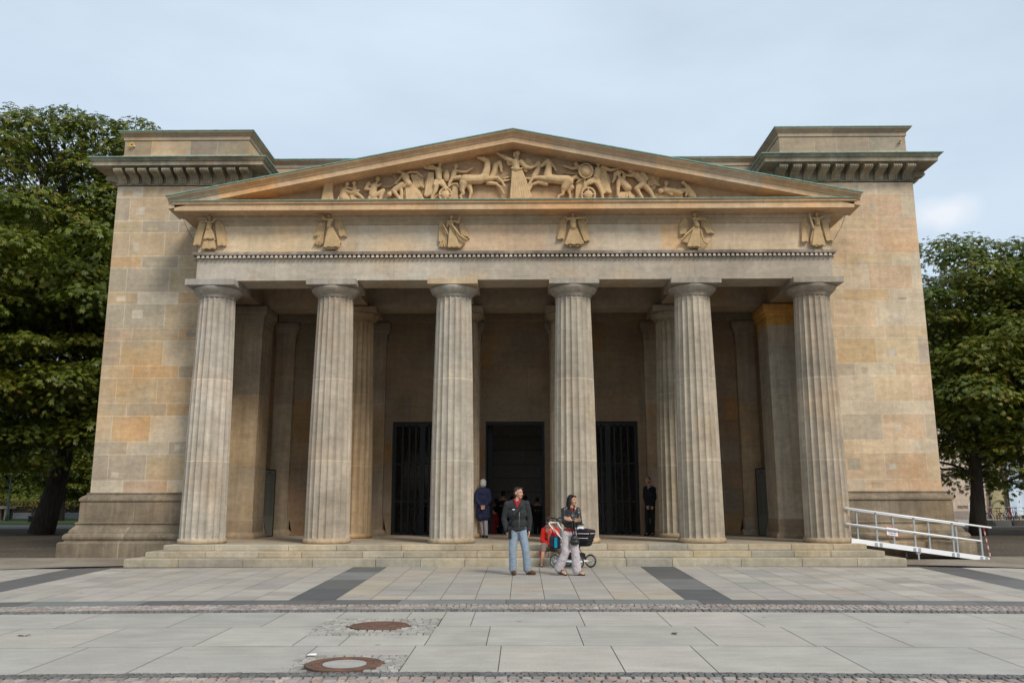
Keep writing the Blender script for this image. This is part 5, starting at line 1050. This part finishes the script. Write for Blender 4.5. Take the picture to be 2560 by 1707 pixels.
ch = empty('chain', (12.72, -.5, .86), 'red and white plastic chain hanging from the lower end of the ramp rail', 'chain')
n_ = 17
for i in range(n_):
    t = i/(n_-1); x = 12.70+.10*t; z_ = .855-.74*t; m = MB(); a = (i % 2)*math.pi/2
    m.tube([(x+.014*math.cos(q)*math.cos(a), -.5+.014*math.cos(q)*math.sin(a), z_+.027*math.sin(q)) for q in [2*math.pi*k/10 for k in range(10)]], .006, 5, (.6, .03, .02) if (i//2) % 2 == 0 else (.75, .75, .72), closed=True)
    m.build('link', vcol('plastic_link', .4, .02) if i == 0 else bpy.data.materials['plastic_link'], ch)
# notice boards leaning in the hall
def notice(cx, side):
    sg = 1 if cx < 0 else -1
    t = empty('notice_board', (cx, 4.35, HP), 'tall grey-green notice board with dense text by the %s side wall of the portico' % side, 'notice board')
    m = MB()
    for x0, x1, z0, z1 in ((-.33, -.30, 0, 2.01), (.30, .33, 0, 2.01), (-.30, .30, 1.98, 2.01), (-.30, .30, 0, .02)): m.box(x0, x1, -.012, .04, z0, z1)
    m.lbuild('frame', M_iron, t)
    m = MB(); m.bevbox(-.30, .30, 0, .03, .02, 1.98, .004, (.15, .15, .125)); z_ = 1.86; r_ = random.Random(4)
    m.box(-.1, .1, -.004, -.002, 1.89, 1.92, (.03, .03, .03))
    while z_ > .62:
        if r_.random() > .08:
            for c0 in (-.26, .02):
                x = c0
                while x < c0+.22: w_ = r_.uniform(.02, .055); m.face([(x, -.003, z_), (min(x+w_, c0+.23), -.003, z_), (min(x+w_, c0+.23), -.003, z_+.014), (x, -.003, z_+.014)], (.05, .055, .05)); x += w_+.011
        z_ -= .034
    m.lbuild('panel', vcol('board_face', .45, .06) if 'board_face' not in bpy.data.materials else bpy.data.materials['board_face'], t); t.rotation_euler = (0, 0, sg*R(72))
notice(-8.17, 'left'); notice(8.17, 'right')
# flower-like ornaments on the tower parapets
def flower(x, z, yaw_, label):
    t = empty('flower_ornament', (x, 1.02, z), label, 'ornament')
    m = MB(); 
    for k_ in range(10):
        a = 2*math.pi*k_/10; m.face([(0.02*math.cos(a-.3), -.045, .02*math.sin(a-.3)), (.06*math.cos(a-.22), -.05, .06*math.sin(a-.22)), (.078*math.cos(a), -.052, .078*math.sin(a)), (.06*math.cos(a+.22), -.05, .06*math.sin(a+.22)), (.02*math.cos(a+.3), -.045, .02*math.sin(a+.3))], (.75, .42, .02))
    m.lbuild('petals', vcol('petal', .6, .1) if 'petal' not in bpy.data.materials else bpy.data.materials['petal'], t)
    m = MB(); m.lathe([(.001, -.062), (.022, -.06), (.028, -.045), (.028, -.03)], 0, 0, 14, (.16, .08, .01), axis='y'); m.lbuild('centre', bpy.data.materials['petal'], t)
    m = MB(); m.tube([(0, -.03, 0), (.03, .0, -.05), (.05, .03, -.06)], .008, 6, (.1, .12, .05)); m.lbuild('stem', bpy.data.materials['petal'], t)
    m = MB(); m.bevbox(.045, .085, -.03, .02, -.055, -.015, .008, (.7, .7, .68)); m.lbuild('box', bpy.data.materials['petal'], t); t.rotation_euler = (0, 0, yaw_)
flower(-12.08, 12.72, 0, 'small yellow flower ornament on the left tower parapet'); flower(12.12, 12.70, R(50), 'small yellow flower ornament seen edge-on on the right tower parapet')

# ================================================================== TREES
def limb_mesh(m, base, lean, h, r0, tips, rnd):
    b = Vector(base); top = b+Vector((lean[0], lean[1], h)); pts = [b+(top-b)*t+Vector((math.sin(t*5)*.12, math.cos(t*4)*.1, 0)) for t in np.linspace(0, 1, 9)]
    rr = [r0*(1.35 if i == 0 else 1.08 if i == 1 else 1-.075*i) for i in range(9)]
    m.tube(pts, rr, 12)
    for tp in tips:
        tp = Vector(tp); t0 = min(.95, max(.3, (tp.z-b.z)/h*.62*rnd.uniform(.8, 1.1))); s0 = b+(top-b)*t0; mid = s0.lerp(tp, .5)+Vector((0, 0, -.25+rnd.uniform(-.3, .3)))
        r1 = r0*.34*rnd.uniform(.7, 1.1); m.tube([s0, s0.lerp(mid, .5)+Vector((0, 0, .1)), mid, mid.lerp(tp, .5), tp], [r1, r1*.8, r1*.6, r1*.4, r1*.15], 6)
        for _ in range(3):
            e = tp+Vector((rnd.uniform(-1.2, 1.2), rnd.uniform(-1.2, 1.2), rnd.uniform(-.5, .9))); m.tube([mid.lerp(tp, .4), mid.lerp(e, .6)+Vector((0, 0, .15)), e], [r1*.35, r1*.2, .012], 5)
LEAFC = np.array([(.062, .090, .013), (.094, .124, .016), (.128, .150, .019), (.165, .172, .022), (.22, .19, .028), (.19, .12, .025)], np.float32)
def leaf_cloud(cl, n, rg, size, autumn=.1):
    """palmate leaves spread over drooping shells of foliage; cl = clumps (x,y,z,rx,rz)"""
    cl = np.array(cl); wts = cl[:, 3]**2; wts /= wts.sum(); idx = rg.choice(len(cl), n, p=wts); c_ = cl[idx]
    u = rg.normal(size=(n, 3)); u /= np.linalg.norm(u, axis=1)[:, None]; flip = rg.random(n) < .82; u[:, 2] = np.where(flip, np.abs(u[:, 2]), u[:, 2]); u[:, 2] -= .12
    rad = rg.uniform(.62, 1.05, n)**.7
    lob = 1+.18*np.sin(u[:, 0]*9+idx)*np.cos(u[:, 1]*8+idx*2)
    pos = c_[:, :3]+u*np.stack([c_[:, 3]*rad*lob, c_[:, 3]*rad*lob, c_[:, 4]*rad*lob], 1)
    nrm = u*np.array([.75, .75, .6])+np.array([0, 0, .75])+rg.normal(size=(n, 3))*.28; nrm /= np.linalg.norm(nrm, axis=1)[:, None]
    a = np.cross(nrm, rg.normal(size=(n, 3))); a /= np.linalg.norm(a, axis=1)[:, None]; b = np.cross(nrm, a)
    sz = size*rg.uniform(.65, 1.15, n)
    V_ = []; 
    for k_, (an, ln) in enumerate(((-80, .72), (-38, .93), (0, 1), (38, .93), (80, .72))):
        t = math.radians(an); d = a*math.cos(t)+b*math.sin(t); sd_ = np.cross(nrm, d)
        L_ = (sz*ln)[:, None]; dr = np.array([0, 0, -1.0])
        p1 = pos+d*L_*.62+dr*L_*.14+sd_*L_*.205; p2 = pos+d*L_*1.0+dr*L_*.42; p3 = pos+d*L_*.62+dr*L_*.14-sd_*L_*.205
        V_.append(np.stack([pos+d*L_*.06, p1, p2, p3], 1))
    V_ = np.stack(V_, 1).reshape(-1, 3)        # n*5*4
    ci = np.clip((rg.normal(size=n)*.9+1.35+np.where(rg.random(n) < autumn, 2.4, 0)+ (rg.random(len(cl))[idx]-.5)*2.4), 0, 4.99); lo = np.floor(ci).astype(int); fr_ = (ci-lo)[:, None]
    col = LEAFC[lo]*(1-fr_)+LEAFC[lo+1]*fr_; col *= rg.uniform(.8, 1.2, n)[:, None]
    return V_, np.repeat(col, 20, axis=0)
def leaf_object(V_, col, parent, name='crown'):
    nv = len(V_); nf = nv//4; me = bpy.data.meshes.new(name); o0 = WL[parent.name]
    me.vertices.add(nv); me.vertices.foreach_set('co', (V_*S-np.array(o0)).astype(np.float32).ravel()); me.loops.add(nv); me.loops.foreach_set('vertex_index', np.arange(nv, dtype=np.int32))
    me.polygons.add(nf); me.polygons.foreach_set('loop_start', np.arange(0, nv, 4, dtype=np.int32)); me.update(calc_edges=True)
    ca = me.color_attributes.new('col', 'FLOAT_COLOR', 'CORNER'); arr = np.ones((nv, 4), np.float32); arr[:, :3] = col; ca.data.foreach_set('color', arr.ravel())
    me.materials.append(M_leaf); o = bpy.data.objects.new(name, me); C.objects.link(o); place(o, parent); return o
def tree(label, base, lean, trunk_h, r0, cen, rad, zr, nclump, nleaf, seed, name='chestnut_tree', size=.19, clump=(1.1, 1.9), autumn=.05, cat='tree', group='chestnut trees beside the guardhouse', extra=()):
    t = empty(name, base, label, cat, group); rnd = random.Random(seed); rg = np.random.default_rng(seed); cl = [list(e) for e in extra]; tries = 0
    while len(cl) < nclump and tries < 6000:
        tries += 1; th = rnd.uniform(0, 2*math.pi); ph = math.asin(rnd.uniform(-.98, 1)); q = rnd.uniform(.55, 1.0) if rnd.random() < .8 else rnd.uniform(.1, .6)
        x = cen[0]+rad*q*math.cos(ph)*math.cos(th); y = cen[1]+rad*q*math.cos(ph)*math.sin(th); zc = cen[2]+zr*q*math.sin(ph); r_ = rnd.uniform(*clump)
        if all(math.dist((x, y, zc), k_[:3]) > .55*r_ for k_ in cl): cl.append((x, y, zc, r_, r_*rnd.uniform(.42, .75)))
    m = MB(); limb_mesh(m, base, lean, trunk_h, r0, [c_[:3] for c_ in cl[:26]], rnd); m.build('trunk', M_bark, t)
    V_, col = leaf_cloud(cl, nleaf, rg, size, autumn); leaf_object(V_, col, t); return t
tree('big chestnut tree with a leaning dark trunk left of the guardhouse', (-23.3, 18.0, .05), (2.2, 1.0), 14.5, .45, (-22.9, 17, 11.9), 7.4, 9.4, 240, 96000, 3, size=.20, clump=(1.0, 2.2), extra=[(-25.2, 15.5, 18.6, 1.7, 1.1), (-27.2, 15.5, 18.2, 1.6, 1.0), (-23.6, 15, 19.9, 1.5, 1.0), (-21.4, 16, 20.1, 1.5, .9), (-19.3, 16, 19.2, 1.5, .9), (-26.3, 16, 16.4, 1.9, 1.3), (-24.3, 14.5, 17, 1.8, 1.2), (-28.5, 16, 16.8, 1.8, 1.2), (-17.6, 17, 18.1, 1.2, .8), (-25.6, 15, 15.0, 1.9, 1.2), (-23.0, 14, 15.4, 1.9, 1.2), (-21.2, 15, 17.4, 1.8, 1.1), (-20.0, 14.5, 15.6, 1.7, 1.1), (-24.6, 17.5, 18.9, 1.8, 1.2), (-22.4, 14.5, 18.6, 1.7, 1.1), (-26.6, 17, 19.2, 1.5, .9), (-18.9, 15.5, 19.7, 1.4, .9), (-17.4, 15.5, 18.9, 1.2, .8), (-22.6, 15.5, 20.5, 1.2, .8), (-24.6, 15.5, 20.2, 1.1, .7)])
t2 = tree('chestnut tree whose low leafy branches droop at the left picture edge', (-27.8, 9.5, .05), (.5, .5), 11, .36, (-27.4, 9.5, 8.6), 6.0, 7.0, 150, 38000, 5, size=.205)
tree('chestnut tree at the right corner, its trunk standing behind the end of the ramp', (20.9, 15.3, .05), (.5, .6), 9.2, .30, (22.0, 16.0, 7.8), 5.5, 5.7, 170, 50000, 8, autumn=.07, size=.18)
tree('chestnut tree at the right picture edge, taller than its neighbour', (26.6, 16.2, .05), (.3, .3), 10, .30, (27.2, 15.2, 8.6), 5.2, 6.5, 160, 42000, 12, autumn=.06, size=.19)
def copy_tree(src, label, loc, rot, sc_, group='chestnut trees beside the guardhouse'):
    t = dup(src); t['label'] = label; t['group'] = group; t.location = Vector(loc)*S; t.rotation_euler = (0, 0, R(rot)); t.scale = (sc_,)*3; return t
copy_tree(t2, 'chestnut tree behind the leaning one, filling the gap beside the left tower', (-19.5, 28, .05), 70, 1.28)
copy_tree(t2, 'chestnut tree standing far behind the drooping one on the left', (-33, 26, .05), 200, 1.25)
copy_tree(t2, 'chestnut tree behind the two right-hand trees', (31, 27, .05), 140, .95)
FT = 'slim trees around the far lawn'
for lab, lx, ly, rt_, sc_ in (('slim far tree beside the dark bench at the left edge', -50, 52, 20, .8), ('slim far tree right of the leaning trunk, by the hedge', -39.5, 50, 90, .75), ('slim far tree nearest the passer-by in green', -37.0, 52, 150, .7), ('far tree crown rising over the hedge', -48, 72, 10, 1.0), ('far tree at the back of the lawn, furthest left', -62, 66, 220, 1.05), ('far tree close behind the left flank of the guardhouse', -33, 62, 300, 1.0)):
    copy_tree(t2, lab, (lx, ly, .05), rt_, sc_, FT)

dw = empty('distant_trees', (-70, 95, .06)); dw['kind'] = 'stuff'
rgd = np.random.default_rng(9); cl = [(x+rgd.uniform(-2, 2), 95+rgd.uniform(-5, 5), z_+rgd.uniform(-1, 1), rgd.uniform(2, 3.4), rgd.uniform(1.5, 2.4)) for x in np.arange(-130, -30, 3.0) for z_ in (2, 5, 8, 11)]
V_, col = leaf_cloud(cl, 42000, rgd, .55, .15); leaf_object(V_, col, dw, 'foliage')
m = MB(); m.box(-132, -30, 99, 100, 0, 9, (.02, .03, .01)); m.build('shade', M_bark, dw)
# ================================================================== FAR LEFT
m = MB(); m.grid([[(-90, 27, .07), (-13, 27, .07)], [(-90, 36, .07), (-13, 36, .07)]], (.2, .2, .2), smooth=False); tag(m.build('path', plain('path_gravel', (.17, .16, .145), .95, 0, .2)), kind='structure')
m = MB(); m.grid([[(-90, 37.5, .075), (-13, 37.5, .075)], [(-90, 60, .075), (-13, 60, .075)]], smooth=False); tag(m.build('lawn', M_grass), kind='structure')
h = empty('hedge', (-44, 62, .06), 'long yellow-green clipped hedge behind the far lawn', 'hedge')
rgh = np.random.default_rng(4); cl = [(x, 62, 1.35, .8, .75) for x in np.arange(-70, -30, .8)]; V_, col = leaf_cloud(cl, 15000, rgh, .12, .75); leaf_object(V_, col, h, 'foliage')
m = MB(); m.box(-71, -30, 61.8, 62.3, .06, 1.7, (.03, .05, .01)); m.build('branches', M_bark, h)
wl = empty('low_wall', (-44, 60.5, .06), 'low blue-grey wall running in front of the hedge', 'wall'); m = MB(); m.box(-71, -30, 60.4, 60.7, .06, .55, (.22, .25, .30)); m.box(-71, -30, 60.36, 60.74, .55, .62, (.28, .31, .36)); m.build('masonry', M_plaster, wl)
kk = empty('stone_shelter', (-47.6, 54, .06), 'small pale stone shelter with a flat slab roof behind the leaning trunk', 'shelter')
m = MB(); m.bevbox(-49, -46.2, 53.4, 54.6, 1.05, 1.3, .02, (.5, .43, .34)); m.build('roof_slab', M_stone, kk)
for x in (-48.7, -48.0, -47.2, -46.5): m = MB(); m.bevbox(x-.15, x+.15, 53.6, 53.9, .06, 1.05, .01, (.46, .40, .32)); m.build('pillar', M_stone, kk)
m = MB(); m.box(-48.9, -46.3, 54.2, 54.4, .06, 1.04, (.12, .13, .14)); m.build('back_wall', M_stone, kk)
def bench(x, y, label):
    t = empty('bench', (x, y, .06), label, 'bench')
    m = MB()
    for i in range(4): m.bevbox(-.8, .8, -.22+.12*i, -.12+.12*i, .42, .46, .006, (.03, .02, .015))
    m.lbuild('seat', M_shoe, t); m = MB()
    for i in range(3): m.bevbox(-.8, .8, .25+.03*i, .28+.03*i, .52+.13*i, .62+.13*i, .006, (.03, .02, .015))
    m.lbuild('backrest', M_shoe, t)
    for q in (-.65, .65): m = MB(); m.box(q-.03, q+.03, -.2, .28, .0, .42); m.box(q-.03, q+.03, .28, .33, 0, .85); m.lbuild('leg', M_iron, t)
bench(-50.3, 47, 'dark park bench at the left picture edge'); bench(-38.6, 45, 'dark park bench in the gap right of the leaning trunk')
lp = empty('lamp_post', (-44.2, 50, .06), 'teal-grey lamp post left of the leaning trunk', 'lamp post'); m = MB(); m.tube([(0, 0, 0), (0, 0, .6), (0, 0, 4.2)], [.13, .09, .05], 10, (.05, .09, .10)); m.lbuild('pole', M_shoe, lp); m = MB(); m.lathe([(.05, 4.2), (.18, 4.35), (.2, 4.6), (.05, 4.75)], 0, 0, 12, (.1, .1, .1)); m.lbuild('lantern', M_shoe, lp)

# ================================================================== FAR RIGHT
mu = empty('museum_building', (45, 50, .06), 'pale museum building with a yellowish glazed bay far right behind the bicycles', 'building')
m = MB(); blockwall(m, (33, 50, 0), (1, 0, 0), 7.2, [.75, 1.9, 3.1, 4.3, 5.5, 6.7, 7.9, 9.1, 10.3], [((.50, .42, .35), 3), ((.52, .45, .38), 1)], 2.4); blockwall(m, (43.2, 50, 0), (1, 0, 0), 24, [.75, 1.9, 3.1, 4.3, 5.5, 6.7, 7.9, 9.1, 10.3], [((.50, .42, .35), 3)], 2.4)
m.box(33, 67, 50.6, 60, .05, 10.3, (.45, .4, .34)); m.build('wall', M_plaster, mu)
m = MB(); m.box(33, 40.2, 49.93, 50.6, .05, .75, (.30, .26, .24)); m.box(43.2, 67, 49.93, 50.6, .05, .75, (.30, .26, .24)); m.build('plinth', M_plaster, mu)
m = MB(); m.grid([[(40.2, 50.2, .05), (40.9, 49.9, .05), (41.9, 49.9, .05), (43.2, 50.2, .05)], [(40.2, 50.2, 10.3), (40.9, 49.9, 10.3), (41.9, 49.9, 10.3), (43.2, 50.2, 10.3)]], (.36, .31, .17)); m.build('glazed_bay', vcol('bay_glass', .35, .15, 2), mu)
for pts in ([(40.25, 49.85, .05), (40.45, 49.85, 4), (40.9, 49.85, 10)], [(41.75, 49.8, .05), (41.65, 49.8, 10)]): m = MB(); m.tube(pts, .09, 8, (.16, .13, .11)); m.build('mullion', M_cloth, mu)
m = MB(); m.tube([(41.1+.62*math.cos(t), 49.82, .9+.75*math.sin(t)) for t in np.linspace(.1, 3.0, 12)], .045, 6, (.2, .17, .1)); m.build('arch_rib', M_cloth, mu)
bn = empty('banner', (42.6, 49.6, .06), 'pale blue hanging banner on the museum at the right picture edge', 'banner'); m = MB(); m.grid([[(x, 49.6+.05*math.sin(x*6+z_), z_) for x in np.linspace(41.9, 43.15, 8)] for z_ in np.linspace(.4, 9, 10)], (.52, .60, .68)); m.grid([[(x, 49.62+.05*math.sin(x*6+z_), z_) for x in np.linspace(41.9, 43.15, 8)] for z_ in np.linspace(.4, 9, 10)], (.52, .60, .68)); m.build('cloth', M_cloth, bn)
fc = bpy.data.curves.new('txt', 'FONT'); fc.body = 'DEUTSCHES HISTORI'; fc.size = .40; fc.extrude = .012; fo = bpy.data.objects.new('txt', fc); C.objects.link(fo); bpy.context.view_layer.update()
me = bpy.data.meshes.new_from_object(fo.evaluated_get(bpy.context.evaluated_depsgraph_get())); bpy.data.objects.remove(fo)
xs_ = [v.co.x for v in me.vertices]; k_ = 2.36/(max(xs_)-min(xs_))
for v in me.vertices: v.co = Vector(((v.co.x-min(xs_))*k_+37.62, 49.97-v.co.z, v.co.y*.82+.98))*S-WL[mu.name]
if 1:
    for v in me.vertices: pass
me.transform(Matrix.Identity(4)); me.materials.clear(); me.materials.append(plain('bronze_letter', (.13, .10, .08), .5)); o = bpy.data.objects.new('lettering', me); C.objects.link(o); place(o, mu)
ps = empty('poster_stand', (38.3, 48.5, .06), 'poster stand with coloured stripes leaning before the museum wall', 'poster stand')
m = MB(); m.bevbox(-.5, .5, -.03, .03, .12, 1.22, .01, (.62, .62, .62))
for z_, c_ in ((1.10, (.08, .1, .16)), (.98, (.45, .03, .05)), (.87, (.12, .25, .10)), (.76, (.2, .26, .16)), (.66, (.1, .14, .2)), (.55, (.06, .09, .2))): m.box(-.44, .44, -.036, -.031, z_-.03, z_+.035, c_)
m.lbuild('panel', vcol('poster', .5, .05), ps)
for q in (-.4, .4): m = MB(); m.box(q-.02, q+.02, -.1, .35, 0, .04); m.box(q-.02, q+.02, .03, .06, .04, .6); m.lbuild('foot', M_alu, ps)
# bicycles
def bicycle(label, loc, rot, col, fend):
    t = empty('bicycle', loc, label, 'bicycle', 'bicycles parked in a row before the museum')
    for x in (-.52, .52):
        m = MB(); m.tube([(x+.33*math.cos(a), 0, .345+.33*math.sin(a)) for a in [2*math.pi*i/24 for i in range(24)]], .018, 6, (.02, .02, .02), closed=True); w_ = m.lbuild('wheel', M_shoe, t)
        m = MB()
        for i in range(12): a = 2*math.pi*i/12; m.tube([(x, 0, .345), (x+.32*math.cos(a), 0, .345+.32*math.sin(a))], .003, 3)
        m.v = [(a+WL[t.name].x, b+WL[t.name].y, c+WL[t.name].z) for a, b, c in m.v]; m.build('spokes', M_alu, w_, scale=1)
        m = MB(); m.grid([[(x+.36*math.cos(a), y, .345+.36*math.sin(a)) for y in (-.025, .025)] for a in np.linspace(.3, 2.8, 10)], fend); m.lbuild('mudguard', M_shoe, t)
    m = MB()
    for pts in ([(-.52, 0, .345), (-.12, 0, .30), (.36, 0, .72), (-.2, 0, .80), (-.12, 0, .30)], [(-.52, 0, .345), (-.2, 0, .80), (-.24, 0, .93)], [(.52, 0, .345), (.36, 0, .72), (.31, 0, 1.0)]): m.tube(pts, .017, 6, col)
    m.lbuild('frame', M_shoe, t)
    m = MB(); m.tube([(.22, -.28, 1.03), (.33, -.12, 1.02), (.33, .12, 1.02), (.22, .28, 1.03)], .014, 6); m.lbuild('handlebar', M_alu, t)
    m = MB(); m.bevbox(-.36, -.12, -.06, .06, .93, .98, .02, (.02, .02, .02)); m.lbuild('saddle', M_shoe, t); t.rotation_euler = (0, 0, R(rot))
bk_ = [((.25, .26, .28), 'grey'), ((.45, .02, .02), 'red'), ((.05, .06, .08), 'black'), ((.4, .4, .42), 'silver'), ((.35, .02, .03), 'red'), ((.1, .12, .2), 'blue'), ((.3, .3, .3), 'grey'), ((.45, .03, .02), 'red'), ((.06, .06, .06), 'black'), ((.28, .3, .33), 'grey'), ((.4, .02, .02), 'red')]
ordn = ['first', 'second', 'third', 'fourth', 'fifth', 'sixth', 'seventh', 'eighth', 'ninth', 'tenth', 'eleventh']
rb = random.Random(2)
for i, (c_, nm) in enumerate(bk_):
    bicycle('%s bicycle, %s from the tree trunk in the parked row' % (nm, ordn[i]), (31.9+i*.42, 35+rb.uniform(-.3, .3), .06), rb.choice((60, 70, 110, 75)), c_, (.6, .6, .6) if i % 3 else (.4, .05, .04))
for i in range(5):
    o = MB(); o.bevbox(-.45, .45, -.2, .2, 0, .34, .03, (.5, .47, .43) if i % 2 else (.22, .19, .18)); x = 29.0+i*1.12
    t = tag(o.build('concrete_block', M_plaster, org=(x*S, 30*S, .05*S), raw=True, scale=1) if 0 else None, None) if 0 else None
    e = empty('concrete_block', (x, 30, .05), '%s concrete block, %s from the trunk in the kerb row before the bicycles' % ('pale' if i % 2 else 'dark', ordn[i]), 'concrete block', 'concrete blocks before the bicycles'); o.lbuild('block', M_plaster, e)
m = MB(); m.grid([[(17, 27, .07), (70, 27, .07)], [(17, 49.9, .07), (70, 49.9, .07)]], (.30, .28, .26), smooth=False); tag(m.build('museum_forecourt', M_slab), kind='structure')
# small litter
m = MB(); m.face([(-.04, -.03, .012), (.05, -.025, .01), (.045, .03, .02), (-.035, .035, .014)], (.75, .72, .70)); o = MB(); e = None
pp = empty('paper_scrap', (-2.02, -14.66, .015), 'white scrap of paper beside the pale-centred manhole cover', 'litter'); m.lbuild('scrap', M_cloth, pp)
rl = random.Random(6)
for x, y, lab in ((-7.8, -2.45, 'orange fallen leaf on the pale paving before the left end of the steps'), (-5.9, -13.2, 'brown fallen leaf on the grey slabs at the left'), (2.1, -13.1, 'small brown fallen leaf on the grey slabs right of centre')):
    e = empty('fallen_leaf', (x, y, .008), lab, 'leaf', 'fallen leaves on the paving'); m = MB(); a0 = rl.uniform(0, 6)
    for k_ in range(5):
        a = a0+(k_-2)*.65; d = Vector((math.cos(a), math.sin(a), 0)); n_ = Vector((-d.y, d.x, 0)); m.face([d*.005, d*.05+n_*.014+V((0, 0, .008)), d*.08+V((0, 0, .002)), d*.05-n_*.014+V((0, 0, .006))], (.38, .17, .05) if 'orange' in lab else (.14, .08, .04))
    m.lbuild('blade', M_cloth, e)
bake()
